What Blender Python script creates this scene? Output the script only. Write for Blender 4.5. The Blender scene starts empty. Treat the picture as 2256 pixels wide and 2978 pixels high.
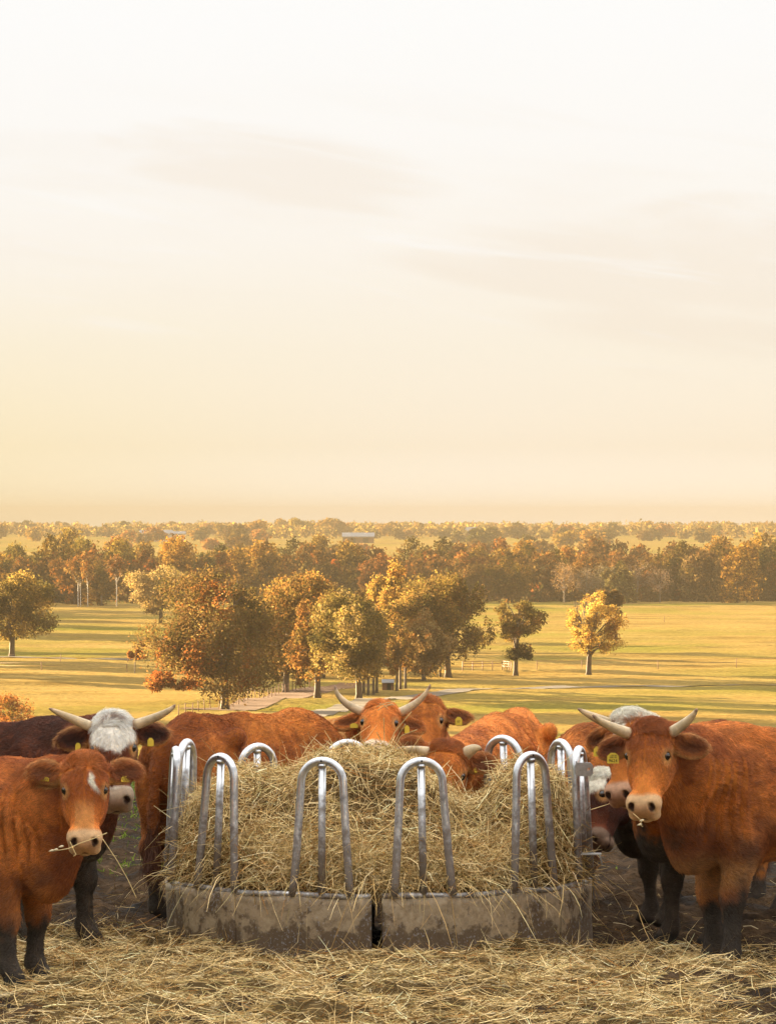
import bpy, math, random
import numpy as np
from mathutils import Vector, Matrix

# ---------------------------------------------------------------- camera, sky, sun, exposure
S = bpy.context.scene
C = S.collection
F, CH, U0, V0 = 15400.0, 2.36, 1128.0, 1530.0      # focal length in photo pixels, eye height, principal column, horizon row
cam = bpy.data.cameras.new('camera'); camo = bpy.data.objects.new('camera', cam); C.objects.link(camo)
camo.location = (0, 0, CH)
camo.rotation_euler = (math.radians(90) + math.atan((V0 - 1489) / F), 0, 0)
cam.sensor_fit = 'VERTICAL'; cam.sensor_height = 36; cam.sensor_width = 36
cam.lens = F / 2978 * 36
cam.clip_start = 0.5; cam.clip_end = 40000
S.camera = camo

SUN_EL, SUN_AZ = math.radians(7.3), math.radians(44)     # azimuth measured from due left towards the distance
sun = bpy.data.lights.new('sun', 'SUN'); suno = bpy.data.objects.new('sun', sun); C.objects.link(suno)
sun.energy = 5.0; sun.angle = math.radians(0.5); sun.color = (1.0, 0.78, 0.46)
sd = Vector((math.cos(SUN_AZ) * math.cos(SUN_EL), -math.sin(SUN_AZ) * math.cos(SUN_EL), -math.sin(SUN_EL)))
suno.rotation_euler = sd.to_track_quat('-Z', 'Y').to_euler()

S.view_settings.view_transform = 'Standard'; S.view_settings.look = 'None'
S.view_settings.exposure = 4.0; S.view_settings.gamma = 1.0; S.view_settings.use_curve_mapping = False
S.cycles.max_bounces = 6; S.cycles.diffuse_bounces = 2; S.cycles.glossy_bounces = 3
S.cycles.transmission_bounces = 4; S.cycles.transparent_max_bounces = 8; S.cycles.volume_bounces = 0
S.cycles.use_denoising = True
S.cycles.sample_clamp_indirect = 4


def lin(r, g, b):
    f = lambda c: (c / 255) / 12.92 if c / 255 <= 0.04045 else ((c / 255 + 0.055) / 1.055) ** 2.4
    return (f(r), f(g), f(b), 1.0)


class NT:
    """small helper to write node trees"""
    def __init__(s, tree):
        s.t = tree; tree.nodes.clear()
    def n(s, typ, inp=None, **kw):
        nd = s.t.nodes.new(typ)
        for k, v in kw.items(): setattr(nd, k, v)
        for k, v in (inp or {}).items(): s.set(nd, k, v)
        return nd
    def set(s, nd, k, v):
        sock = nd.inputs[k]
        if isinstance(v, bpy.types.NodeSocket): s.t.links.new(v, sock)
        elif isinstance(v, bpy.types.Node): s.t.links.new(v.outputs[0], sock)
        else: sock.default_value = v
    def math(s, op, a, b=0.0, c=0.0, clamp=False):
        nd = s.n('ShaderNodeMath', operation=op, use_clamp=clamp)
        s.set(nd, 0, a); s.set(nd, 1, b); s.set(nd, 2, c)
        return nd.outputs[0]
    def ramp(s, fac, stops, interp='LINEAR'):
        nd = s.n('ShaderNodeValToRGB'); cr = nd.color_ramp; cr.interpolation = interp
        while len(cr.elements) < len(stops): cr.elements.new(0.5)
        for e, (p, c) in zip(cr.elements, stops):
            e.position = p; e.color = c if len(c) == 4 else (*c, 1)
        s.set(nd, 0, fac)
        return nd.outputs[0]
    def mix(s, fac, a, b, blend='MIX'):
        nd = s.n('ShaderNodeMix', data_type='RGBA', blend_type=blend)
        s.set(nd, 0, fac); s.set(nd, 6, a); s.set(nd, 7, b)
        return nd.outputs[2]
    def noise(s, vec, scale, detail=4, rough=0.55, dist=0.0):
        nd = s.n('ShaderNodeTexNoise')
        if vec is not None: s.set(nd, 'Vector', vec)
        nd.inputs['Scale'].default_value = scale; nd.inputs['Detail'].default_value = detail
        nd.inputs['Roughness'].default_value = rough; nd.inputs['Distortion'].default_value = dist
        return nd.outputs['Fac']
    def smooth(s, v, a, b, lo=0.0, hi=1.0):
        nd = s.n('ShaderNodeMapRange', interpolation_type='SMOOTHSTEP')
        s.set(nd, 0, v)
        for k, x in zip((1, 2, 3, 4), (a, b, lo, hi)): nd.inputs[k].default_value = x
        return nd.outputs[0]
    def comb(s, x, y, z):
        nd = s.n('ShaderNodeCombineXYZ'); s.set(nd, 0, x); s.set(nd, 1, y); s.set(nd, 2, z)
        return nd.outputs[0]


W = bpy.data.worlds.new('World'); S.world = W; W.use_nodes = True
w = NT(W.node_tree)
tc = w.n('ShaderNodeTexCoord')
sx = w.n('ShaderNodeSeparateXYZ', {0: tc.outputs['Generated']})
X, Y, Zs = sx.outputs
el = w.math('MAXIMUM', Zs, 0.0)
grad = w.ramp(w.math('MULTIPLY', el, 10.0, clamp=True), [
    (0.0, (1.28, 1.27, 1.22)), (0.05, (1.16, 1.12, 1.03)), (0.15, (1.01, 0.915, 0.755)), (0.34, (0.985, 0.92, 0.79)),
    (0.54, (0.99, 0.95, 0.88)), (0.73, (0.995, 0.98, 0.95)), (0.95, (1.0, 1.0, 0.99, 1))])
skyup = w.ramp(el, [(0.0, (1.0, 1.0, 1.0)), (0.10, (1.0, 1.0, 1.0)), (0.35, (1.7, 1.66, 1.6)), (1.0, (3.0, 2.93, 2.8))])
# the glow of the low sun on the left, close to the ground
azl = w.smooth(w.math('DIVIDE', X, w.math('MAXIMUM', w.math('ABSOLUTE', Y), 0.02)), 0.03, -0.12)
glow = w.math('MULTIPLY', azl, w.smooth(el, 0.055, 0.004))
grad = w.mix(w.math('MULTIPLY', glow, 0.8), grad, (1.0, 0.87, 0.52, 1))
# thin stretched clouds
cv = w.comb(w.math('MULTIPLY', X, 9.0), w.math('MULTIPLY', Y, 2.0), w.math('ADD', w.math('MULTIPLY', Zs, 62.0), w.math('ADD', w.math('MULTIPLY', X, 7.0), 1.7)))
cn = w.noise(cv, 1.6, 6, 0.56, 0.6)
band = w.math('MULTIPLY', w.smooth(el, 0.036, 0.05), w.smooth(el, 0.088, 0.070))
band = w.math('MAXIMUM', band, w.math('MULTIPLY', w.smooth(el, 0.035, 0.02), 0.35))
az = w.math('DIVIDE', X, w.math('MAXIMUM', w.math('ABSOLUTE', Y), 0.02))
def bank(a0, e0, wa, we):
    p = w.math('DIVIDE', w.math('SUBTRACT', az, a0), wa); q = w.math('DIVIDE', w.math('SUBTRACT', el, w.math('ADD', e0, w.math('MULTIPLY', az, -0.06))), we)
    return w.smooth(w.math('ADD', w.math('ADD', w.math('MULTIPLY', p, p), w.math('MULTIPLY', q, q)), w.math('MULTIPLY', w.math('SUBTRACT', cn, 0.5), 4.5)), 1.25, 0.1)
grey = w.math('MAXIMUM', w.math('MULTIPLY', w.smooth(cn, 0.50, 0.70), w.math('MULTIPLY', band, 0.4)),
    w.math('MAXIMUM', bank(-0.022, 0.0645, 0.036, 0.0085), w.math('MAXIMUM', bank(0.052, 0.051, 0.046, 0.0145), w.math('MULTIPLY', bank(-0.055, 0.0665, 0.03, 0.004), 0.3))))
grad = w.mix(w.math('MULTIPLY', grey, 0.44), grad, (0.905, 0.80, 0.675, 1))
cv2 = w.comb(w.math('MULTIPLY', X, 16.0), w.math('MULTIPLY', Y, 2.0), w.math('ADD', w.math('MULTIPLY', Zs, 150.0), w.math('MULTIPLY', X, 26.0)))
wn = w.noise(cv2, 1.1, 6, 0.62, 0.8)
wisp = w.math('MULTIPLY', w.smooth(wn, 0.54, 0.72), w.math('MULTIPLY', w.smooth(el, 0.026, 0.045), w.smooth(el, 0.085, 0.066)))
grad = w.mix(w.math('MULTIPLY', wisp, 0.8), grad, (1.0, 0.985, 0.95, 1))
nish = w.n('ShaderNodeTexSky', sky_type='NISHITA', sun_disc=False, sun_elevation=SUN_EL, sun_rotation=-(math.pi / 2 - SUN_AZ))
grad = w.mix(1.0, grad, skyup, 'MULTIPLY')
# the half of the sky turned away from the evening sun is dimmer than the half in view
away = w.math('MULTIPLY', w.smooth(Y, 0.35, -0.55), w.smooth(el, 0.95, 0.45))
grad = w.mix(w.math('MULTIPLY', away, 0.55), grad, (0.30, 0.30, 0.31, 1))
skyc = w.mix(w.smooth(el, 0.15, 0.9, 0.0, 0.12), grad, nish.outputs[0])
bg = w.n('ShaderNodeBackground', {'Color': skyc, 'Strength': 0.0625})
wo = w.n('ShaderNodeOutputWorld', {'Surface': bg.outputs[0]})

# ---------------------------------------------------------------- general helpers
random.seed(5)
RNG = np.random.default_rng(11)


def P(u, v, D):
    return Vector(((u - U0) * D / F, D, CH - (v - V0) * D / F))


def tag(o, label=None, cat=None, group=None, kind=None):
    for k, v in (('label', label), ('category', cat), ('group', group), ('kind', kind)):
        if v: o[k] = v
    return o


def link(o, parent=None):
    C.objects.link(o)
    if parent is not None: o.parent = parent
    return o


def mesh_np(name, V, Fc, mat=None, parent=None, col=None, smooth=True, me_only=False):
    """V (n,3); Fc one (m,k) array or list of such arrays"""
    me = bpy.data.meshes.new(name)
    V = np.asarray(V, np.float32)
    if not isinstance(Fc, list) or not isinstance(Fc[0], np.ndarray): Fc = [Fc]
    Fc = [np.asarray(f, np.int32) for f in Fc if len(f)]
    me.vertices.add(len(V)); me.vertices.foreach_set('co', V.ravel())
    nl = sum(f.size for f in Fc); nf = sum(len(f) for f in Fc)
    me.loops.add(nl); me.polygons.add(nf)
    me.loops.foreach_set('vertex_index', np.concatenate([f.ravel() for f in Fc]))
    st = []; o = 0
    for f in Fc:
        st.append(o + np.arange(len(f)) * f.shape[1]); o += f.size
    me.polygons.foreach_set('loop_start', np.concatenate(st).astype(np.int32))
    me.update(calc_edges=True)
    me.polygons.foreach_set('use_smooth', np.full(nf, smooth, bool))
    if col is not None:
        at = me.attributes.new('col', 'FLOAT_COLOR', 'POINT')
        col = np.asarray(col, np.float32)
        if col.shape[1] == 3: col = np.c_[col, np.ones(len(col), np.float32)]
        at.data.foreach_set('color', col.ravel().astype(np.float32))
    if mat: me.materials.append(mat)
    me.update()
    if me_only: return me
    return link(bpy.data.objects.new(name, me), parent)


class MB:
    """collects simple shapes into one mesh"""
    def __init__(s): s.V = []; s.Q = []; s.T = []; s.K = []; s.n = 0
    def add(s, V, Q=None, T=None, col=None):
        V = np.asarray(V, float)
        if Q is not None and len(Q): s.Q.append(np.asarray(Q, int) + s.n)
        if T is not None and len(T): s.T.append(np.asarray(T, int) + s.n)
        s.V.append(V); s.n += len(V)
        if col is not None: s.K.append(np.broadcast_to(np.asarray(col, float)[..., :3], (len(V), 3)))
    def box(s, c, size, rot=None, col=None):
        h = np.array(size) / 2
        V = np.array([[x, y, z] for x in (-1, 1) for y in (-1, 1) for z in (-1, 1)]) * h
        if rot is not None: V = V @ np.array(rot).T
        s.add(V + np.array(c), [[0, 1, 3, 2], [4, 6, 7, 5], [0, 4, 5, 1], [2, 3, 7, 6], [0, 2, 6, 4], [1, 5, 7, 3]], col=col)
    def tube(s, pts, r, n=6, col=None, cap=True):
        pts = np.asarray(pts, float); m = len(pts)
        r = np.broadcast_to(np.asarray(r, float), (m,))
        t = np.gradient(pts, axis=0); t /= np.linalg.norm(t, axis=1)[:, None] + 1e-9
        up = np.array([0, 0, 1.0]) if abs(t[0][2]) < 0.9 else np.array([0, 1.0, 0])
        a = np.cross(t[0], up); a /= np.linalg.norm(a)
        rings = []
        ang = np.arange(n) / n * 2 * np.pi
        for i in range(m):
            a = a - t[i] * a.dot(t[i]); a /= np.linalg.norm(a) + 1e-9
            b = np.cross(t[i], a)
            rings.append(pts[i] + r[i] * (np.cos(ang)[:, None] * a + np.sin(ang)[:, None] * b))
        V = np.concatenate(rings)
        i = np.arange(m - 1)[:, None] * n; j = np.arange(n)[None]; k = (j + 1) % n
        Q = np.stack([i + j, i + k, i + n + k, i + n + j], -1).reshape(-1, 4)
        T = []
        if cap:
            T = [[0, q + 1, q] for q in range(1, n - 1)] + [[(m - 1) * n, (m - 1) * n + q, (m - 1) * n + q + 1] for q in range(1, n - 1)]
        s.add(V, Q, T, col)
    def build(s, name, mat=None, parent=None, smooth=True, me_only=False):
        return mesh_np(name, np.concatenate(s.V), [a for a in ([np.concatenate(s.Q)] if s.Q else []) + ([np.concatenate(s.T)] if s.T else [])],
                       mat, parent, np.concatenate(s.K) if s.K else None, smooth, me_only)


def _hash(ix, iy, iz, seed):
    h = (ix.astype(np.uint32) * np.uint32(374761393) + iy.astype(np.uint32) * np.uint32(668265263)
         + iz.astype(np.uint32) * np.uint32(2147483647) + np.uint32(seed * 9973 + 17))
    h = (h ^ (h >> np.uint32(13))) * np.uint32(1274126177)
    h = (h ^ (h >> np.uint32(16))) * np.uint32(2246822519)
    return ((h >> np.uint32(8)) & np.uint32(0xffff)).astype(np.float32) / 65535.0


def vnoise(p, seed=0):
    p = np.asarray(p, np.float64) + 1000.0
    i = np.floor(p).astype(np.int64); f = (p - i); f = f * f * (3 - 2 * f)
    r = 0
    for dx in (0, 1):
        for dy in (0, 1):
            for dz in (0, 1):
                wgt = (f[:, 0] if dx else 1 - f[:, 0]) * (f[:, 1] if dy else 1 - f[:, 1]) * (f[:, 2] if dz else 1 - f[:, 2])
                r = r + wgt * _hash(i[:, 0] + dx, i[:, 1] + dy, i[:, 2] + dz, seed)
    return r


def fbm(p, seed=0, o=4, g=0.5):
    p = np.asarray(p, float); a = 1.0; t = 0; s = 0
    for k in range(o):
        t = t + a * vnoise(p * 2.03 ** k, seed + k); s += a; a *= g
    return t / s


def sstep(x, a, b):
    t = np.clip((x - a) / (b - a), 0, 1)
    return t * t * (3 - 2 * t)


def new_mat(name):
    m = bpy.data.materials.new(name); m.use_nodes = True
    t = NT(m.node_tree); out = t.n('ShaderNodeOutputMaterial')
    return m, t, out


def attr_mat(name, rough=0.7, spec=0.25, noise=0.0, nscale=30, bump=0.0, bscale=60, translucent=0.0, metallic=0.0, mult=None):
    m, t, out = new_mat(name)
    a = t.n('ShaderNodeAttribute', attribute_name='col').outputs['Color']
    if noise:
        tcn = t.n('ShaderNodeTexCoord')
        nz = t.noise(tcn.outputs['Object'], nscale, 4)
        a = t.mix(1.0, a, t.ramp(nz, [(0.25, (1 - noise,) * 3), (0.75, (1 + noise,) * 3)]), 'MULTIPLY')
    if mult is not None:
        oi = t.n('ShaderNodeObjectInfo')
        a = t.mix(1.0, a, t.ramp(oi.outputs['Random'], mult, 'LINEAR'), 'MULTIPLY')
    if translucent:
        d = t.n('ShaderNodeBsdfDiffuse', {'Color': a}); tr = t.n('ShaderNodeBsdfTranslucent', {'Color': a})
        mx = t.n('ShaderNodeMixShader', {0: translucent, 1: d.outputs[0], 2: tr.outputs[0]})
        t.set(out, 0, mx.outputs[0])
        return m
    b = t.n('ShaderNodeBsdfPrincipled', {'Base Color': a, 'Roughness': rough, 'Specular IOR Level': spec, 'Metallic': metallic})
    if bump:
        tcn = t.n('ShaderNodeTexCoord')
        bp = t.n('ShaderNodeBump', {'Height': t.noise(tcn.outputs['Object'], bscale, 5), 'Strength': bump, 'Distance': 0.01})
        t.set(b, 'Normal', bp.outputs[0])
    t.set(out, 0, b.outputs[0])
    return m


def flat_mat(name, c, rough=0.6, spec=0.3, metallic=0.0, var=0.15, scale=20):
    m, t, out = new_mat(name)
    tcn = t.n('ShaderNodeTexCoord')
    nz = t.noise(tcn.outputs['Object'], scale, 4)
    col = t.mix(nz, tuple(x * (1 - var) for x in c[:3]) + (1,), tuple(min(1, x * (1 + var)) for x in c[:3]) + (1,))
    b = t.n('ShaderNodeBsdfPrincipled', {'Base Color': col, 'Roughness': rough, 'Specular IOR Level': spec, 'Metallic': metallic})
    t.set(out, 0, b.outputs[0])
    return m


# ---------------------------------------------------------------- terrain
FZ = -13.64


def fieldz(x, y):
    x = np.asarray(x, float); y = np.asarray(y, float)
    base = np.interp(y, [0, 1600, 3000, 4000, 6000, 14000], [FZ, FZ, -6.4, -3.7, -1.2, -0.5])
    p = np.stack([x / 26, y / 11, 0 * x], -1).reshape(-1, 3)
    und = (fbm(p, 3, 3) - 0.5).reshape(x.shape) * 0.75
    p2 = np.stack([x / 5.0, y / 3.2, 0 * x], -1).reshape(-1, 3)
    und = und + (fbm(p2, 9, 3, 0.6) - 0.5).reshape(x.shape) * 0.34
    return base + und * np.clip((3000 - y) / 2000, 0.15, 1)


def PF(u, v):
    """point of the field seen at photo pixel u,v"""
    D = (CH - FZ) * F / max(v - V0, 1)
    x = (u - U0) * D / F
    return Vector((x, D, float(fieldz(np.array([x]), np.array([D]))[0])))


def yardz(x, y):
    x = np.asarray(x, float); y = np.asarray(y, float)
    p = np.stack([x, y, 0 * x], -1).reshape(-1, 3)
    clod = (fbm(p * 4.2, 21, 4, 0.65) - 0.5).reshape(x.shape) * 0.26 + (fbm(p * 0.7, 31, 2) - 0.5).reshape(x.shape) * 0.10
    z = clod * np.clip((60 - y) / 20, 0, 1)
    z = z - 15.5 * sstep(y, 50, 112)
    # unseen grassy rise added on the left to keep the sun off the yard
    z = z + 8.0 * sstep(-x, 8.5, 22) * sstep(y, -10, 12) * sstep(-y, -98, -64)
    return z


def grid_mesh(name, xs, ys, zf, mat, kind='structure'):
    gx, gy = np.meshgrid(xs, ys)
    V = np.stack([gx, gy, zf(gx, gy)], -1).reshape(-1, 3)
    nx, ny = len(xs), len(ys)
    i = np.arange(ny - 1)[:, None] * nx; j = np.arange(nx - 1)[None]
    Q = np.stack([i + j, i + j + 1, i + nx + j + 1, i + nx + j], -1).reshape(-1, 4)
    return tag(mesh_np(name, V, Q, mat), kind=kind)


def mat_field():
    m, t, out = new_mat('pasture')
    g = t.n('ShaderNodeNewGeometry'); pos = g.outputs['Position']
    sp = t.n('ShaderNodeSeparateXYZ', {0: pos})
    st = t.comb(t.math('MULTIPLY', sp.outputs[0], 0.05), t.math('MULTIPLY', sp.outputs[1], 0.12), 0.0)
    n1 = t.noise(st, 1.0, 5, 0.6, 0.4)
    n2 = t.noise(pos, 1.6, 5, 0.65)
    n3 = t.noise(pos, 0.02, 3)
    c = t.ramp(n1, [(0.30, (0.155, 0.094, 0.025)), (0.5, (0.225, 0.149, 0.044)), (0.72, (0.265, 0.182, 0.060))])
    c = t.mix(t.smooth(n3, 0.45, 0.68), c, (0.155, 0.132, 0.026, 1))
    c = t.mix(1.0, c, t.ramp(n2, [(0.3, (0.60,) * 3), (0.7, (1.28,) * 3)]), 'MULTIPLY')
    b = t.n('ShaderNodeBsdfDiffuse', {'Color': c})
    bp = t.n('ShaderNodeBump', {'Height': t.noise(pos, 2.2, 5, 0.7), 'Strength': 0.8, 'Distance': 0.2})
    t.set(b, 'Normal', bp.outputs[0])
    t.set(out, 0, b.outputs[0])
    return m


def mat_yard():
    m, t, out = new_mat('mud')
    g = t.n('ShaderNodeNewGeometry'); pos = g.outputs['Position']
    sp = t.n('ShaderNodeSeparateXYZ', {0: pos})
    n1 = t.noise(pos, 3.0, 6, 0.65); n2 = t.noise(pos, 22.0, 5, 0.6); n4 = t.noise(pos, 0.8, 3)
    mud = t.ramp(n1, [(0.3, (0.011, 0.007, 0.0045)), (0.5, (0.045, 0.026, 0.013)), (0.75, (0.13, 0.080, 0.043))])
    mud = t.mix(1.0, mud, t.ramp(n2, [(0.3, (0.6,) * 3), (0.7, (1.4,) * 3)]), 'MULTIPLY')
    grassy = t.math('MAXIMUM', t.smooth(sp.outputs[1], 42, 50), t.smooth(sp.outputs[0], -6.0, -9.0))
    grassy = t.smooth(t.math('ADD', grassy, t.math('SUBTRACT', n4, 0.5)), 0.35, 0.7)
    gr = t.ramp(n2, [(0.3, (0.05, 0.07, 0.015)), (0.7, (0.13, 0.16, 0.035))])
    c = t.mix(grassy, mud, gr)
    rough = t.ramp(n1, [(0.3, (0.6,) * 3), (0.5, (0.95,) * 3)])
    b = t.n('ShaderNodeBsdfPrincipled', {'Base Color': c, 'Roughness': rough, 'Specular IOR Level': 0.06})
    bp = t.n('ShaderNodeBump', {'Height': n2, 'Strength': 0.9, 'Distance': 0.05})
    t.set(b, 'Normal', bp.outputs[0]); t.set(out, 0, b.outputs[0])
    return m


M_FIELD, M_YARD = mat_field(), mat_yard()
xs = np.concatenate([np.linspace(-90, -12, 24), np.linspace(-11, -3.4, 32), np.arange(-3.2, 3.21, 0.055), np.linspace(3.5, 12, 32), np.linspace(14, 90, 18)])
ys = np.concatenate([np.linspace(-30, 23, 26), np.arange(24, 36, 0.06), np.arange(36, 56, 0.2), np.linspace(57, 125, 40)])
grid_mesh('yard_ground', xs, ys, yardz, M_YARD)
xs = np.concatenate([np.linspace(-6000, -400, 22), np.linspace(-360, -125, 22), np.arange(-120, 121, 2.6), np.linspace(125, 360, 22), np.linspace(400, 6000, 22)])
ys = np.concatenate([np.linspace(95, 370, 16), np.arange(375, 760, 1.6), np.arange(761, 1250, 3.5), np.linspace(1260, 3000, 60), np.linspace(3050, 7400, 40)])
grid_mesh('field', xs, ys, fieldz, M_FIELD)


def ribbon_path(name, pts, width, mat, lift=0.05):
    pts = [np.array(PF(u, v)) for u, v in pts]
    fine = []
    for a, b in zip(pts[:-1], pts[1:]):
        for k in np.linspace(0, 1, 30, endpoint=False): fine.append(a + (b - a) * k)
    fine = np.array(fine + [pts[-1]])
    t = np.gradient(fine[:, :2], axis=0); t /= np.linalg.norm(t, axis=1)[:, None]
    nrm = np.c_[-t[:, 1], t[:, 0]]
    rows = []
    for s in np.linspace(-0.5, 0.5, 5):
        q = fine[:, :2] + nrm * width * s * (1 + 0.15 * np.sin(fine[:, :1] * 0.7 + s))
        rows.append(np.c_[q, fieldz(q[:, 0], q[:, 1]) + lift])
    V = np.concatenate(rows); n = len(fine)
    Q = np.concatenate([np.stack([np.arange(n - 1) + r * n, np.arange(n - 1) + r * n + 1, np.arange(n - 1) + (r + 1) * n + 1, np.arange(n - 1) + (r + 1) * n], -1) for r in range(4)])
    return tag(mesh_np(name, V, Q, mat), kind='structure')


M_GRAVEL = flat_mat('pale_gravel', (0.12, 0.093, 0.066), 0.9, 0.1, 0, 0.25, 3)
M_DIRT = flat_mat('red_dirt', (0.13, 0.062, 0.026), 0.9, 0.1, 0, 0.3, 2)
ribbon_path('gravel_road', [(-160, 1914), (0, 1916), (250, 1919), (500, 1923), (760, 1932)], 2.6, M_GRAVEL)
ribbon_path('dirt_path', [(600, 2066), (700, 2053), (800, 2034), (900, 2010), (960, 1996), (1040, 1986)], 4.2, M_DIRT)
ribbon_path('gravel_road', [(700, 2118), (880, 2084), (970, 2062), (1060, 2044), (1180, 2026), (1330, 2010), (1500, 1999), (1800, 1993), (2400, 1991)], 3.2, M_GRAVEL)

# ---------------------------------------------------------------- trees
M_BARK = attr_mat('bark', 0.9, 0.1, 0.3, 6, 0.6, 12)
M_LEAF = attr_mat('leaves', translucent=0.42)
M_LEAFV = attr_mat('wood_leaves', translucent=0.18, mult=[(0.0, (0.75, 0.8, 0.75)), (0.3, (1.0, 0.9, 0.8)), (0.55, (1.25, 1.05, 0.7)), (0.8, (0.9, 1.05, 0.95)), (1.0, (1.15, 0.85, 0.7))])

OLIVE, GOLD, ORANGE, RUST, BROWN, BUFF, DKGREEN = (0.125, 0.086, 0.022), (0.30, 0.185, 0.040), (0.23, 0.100, 0.024), (0.21, 0.062, 0.015), (0.10, 0.056, 0.019), (0.24, 0.165, 0.066), (0.048, 0.042, 0.013)


def leaf_cloud(rng, lobes, n, size, pal, wts, gap=0.40, gapscale=1.0, seed=0, flat=0.0):
    """lobes: (centre, radii); returns verts, quads, colours of n leaf-sized diamonds"""
    area = np.array([r[0] * r[2] for c, r in lobes]); area /= area.sum()
    m = int(n * 1.9)
    li = rng.choice(len(lobes), m, p=area)
    c = np.array([l[0] for l in lobes])[li]; r = np.array([l[1] for l in lobes])[li]
    d = rng.normal(size=(m, 3)); d /= np.linalg.norm(d, axis=1)[:, None]
    rad = 1 - np.abs(rng.normal(0, 0.26, m)); rad = np.clip(rad, 0.05, 1) + rng.normal(0, 0.15, m) + 0.5 * (vnoise(c + d * r, seed + 7) - 0.5)
    p = c + d * r * rad[:, None]
    g = vnoise(p / gapscale, seed + 50)
    keep = np.where(g > gap * rng.uniform(0.75, 1.25, m))[0][:n]
    p = p[keep]; n = len(p)
    a = rng.normal(size=(n, 3)); a /= np.linalg.norm(a, axis=1)[:, None]
    b = np.cross(a, rng.normal(size=(n, 3))); b /= np.linalg.norm(b, axis=1)[:, None]
    s = size * rng.uniform(0.55, 1.35, n)[:, None]
    V = np.stack([p - a * s, p - b * s * 0.55, p + a * s, p + b * s * 0.55], 1).reshape(-1, 3)
    Q = np.arange(n * 4).reshape(-1, 4)
    pal = np.array(pal); wts = np.array(wts, float); wts /= wts.sum()
    clus = vnoise(p / (gapscale * 1.7), seed + 90) * 0.75 + rng.uniform(0, 0.25, n)
    ci = np.searchsorted(np.cumsum(wts), np.clip((clus - 0.2) / 0.6, 0, 0.999))
    k = (0.78 * pal[ci] + 0.22 * (pal * wts[:, None]).sum(0)) * rng.uniform(0.82, 1.18, (n, 1)) * (1 + rng.normal(0, 0.04, (n, 3)))
    return V, Q, np.repeat(np.clip(k, 0.005, 0.9), 4, 0)


def tree_parts(rng, H, cz, rx, ry, rz, tr, fork, pal, wts, nleaf, lsize, nlobes, cx=0.0, gap=0.4, twigs=3, seed=0, lobe=0.42, bark=(0.10, 0.075, 0.055), lean=0.0, core=0.5):
    """a trunk with limbs, and leaf clouds round the limb ends; the tree stands at the origin"""
    lobes = []
    for k in range(nlobes):
        ph = (k + rng.uniform(-0.3, 0.3)) * 2.399
        zz = 1 - 2 * (k + 0.5) / nlobes
        q = math.sqrt(max(0, 1 - zz * zz))
        d = np.array([math.cos(ph) * q, math.sin(ph) * q, zz])
        f = rng.uniform(0.45, 0.92)
        c = np.array([cx, 0, cz]) + d * np.array([rx, ry, rz]) * f
        s = lobe * rng.uniform(0.5, 1.25)
        lobes.append((c, np.array([rx * s, ry * s, rz * s * 0.9])))
    lobes.append((np.array([cx, 0, cz]), np.array([rx, ry, rz]) * core))
    mb = MB()
    top = np.array([cx * 0.6 + lean, 0, min(cz + rz * 0.35, H)])
    tp = [np.array([0, 0, -0.25]), np.array([0, 0, 0.25 * fork]), np.array([cx * 0.1, 0, fork])]
    for k in (0.35, 0.7, 1.0): tp.append(tp[2] + (top - tp[2]) * k + rng.normal(0, 0.03 * H * k, 3) * [1, 1, 0])
    mb.tube(tp, [tr * 1.5, tr * 1.05, tr * 0.95, tr * 0.62, tr * 0.36, tr * 0.1], 7, bark)
    for c, r in lobes[:-1]:
        s = rng.uniform(0.0, 0.75)
        a = tp[2] + (top - tp[2]) * s * min(1.0, max(0.0, (c[2] - fork) / max(top[2] - fork, 0.1)))
        mid = a + (c - a) * 0.5 + np.array([0, 0, 0.10 * rx]) + rng.normal(0, 0.05 * rx, 3)
        r0 = tr * rng.uniform(0.3, 0.5)
        mb.tube([a, a + (mid - a) * 0.5 + [0, 0, 0.04 * rx], mid, c], [r0, r0 * 0.8, r0 * 0.55, r0 * 0.2], 5, bark, cap=False)
        for q in range(twigs):
            d = rng.normal(size=3); d /= np.linalg.norm(d); d[2] = abs(d[2]) * 0.8
            e = c + d * r * 0.95; b0 = mid + (c - mid) * rng.uniform(0.0, 1.0)
            mb.tube([b0, (b0 + e) / 2 + rng.normal(0, 0.05 * rx, 3), e], [r0 * 0.32, r0 * 0.2, r0 * 0.07], 4, bark, cap=False)
    V, Q, K = leaf_cloud(rng, lobes, nleaf, lsize, pal, wts, gap, max(rx * 0.22, 0.5), seed)
    return mb, (V, Q, K)


def make_tree(name, label, cat, base, H, cz, rx, rz, tr, fork, pal, wts, nleaf, lsize, nlobes=18, cx=0.0, gap=0.4, seed=1, group=None, twigs=4, ry=None, lobe=0.37, bark=(0.10, 0.075, 0.055), core=0.42):
    rng = np.random.default_rng(seed)
    mb, (V, Q, K) = tree_parts(rng, H, cz, rx, ry or rx, rz, tr, fork, pal, wts, nleaf, lsize, nlobes, cx, gap, twigs, seed, lobe, bark, 0.0, core)
    root = link(bpy.data.objects.new(name, None)); root.location = base; root.empty_display_size = 0.5
    tag(root, label, cat, group)
    mb.build('trunk', M_BARK, root)
    mesh_np('crown', V, Q, M_LEAF, root, K, smooth=False)
    return root


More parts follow.
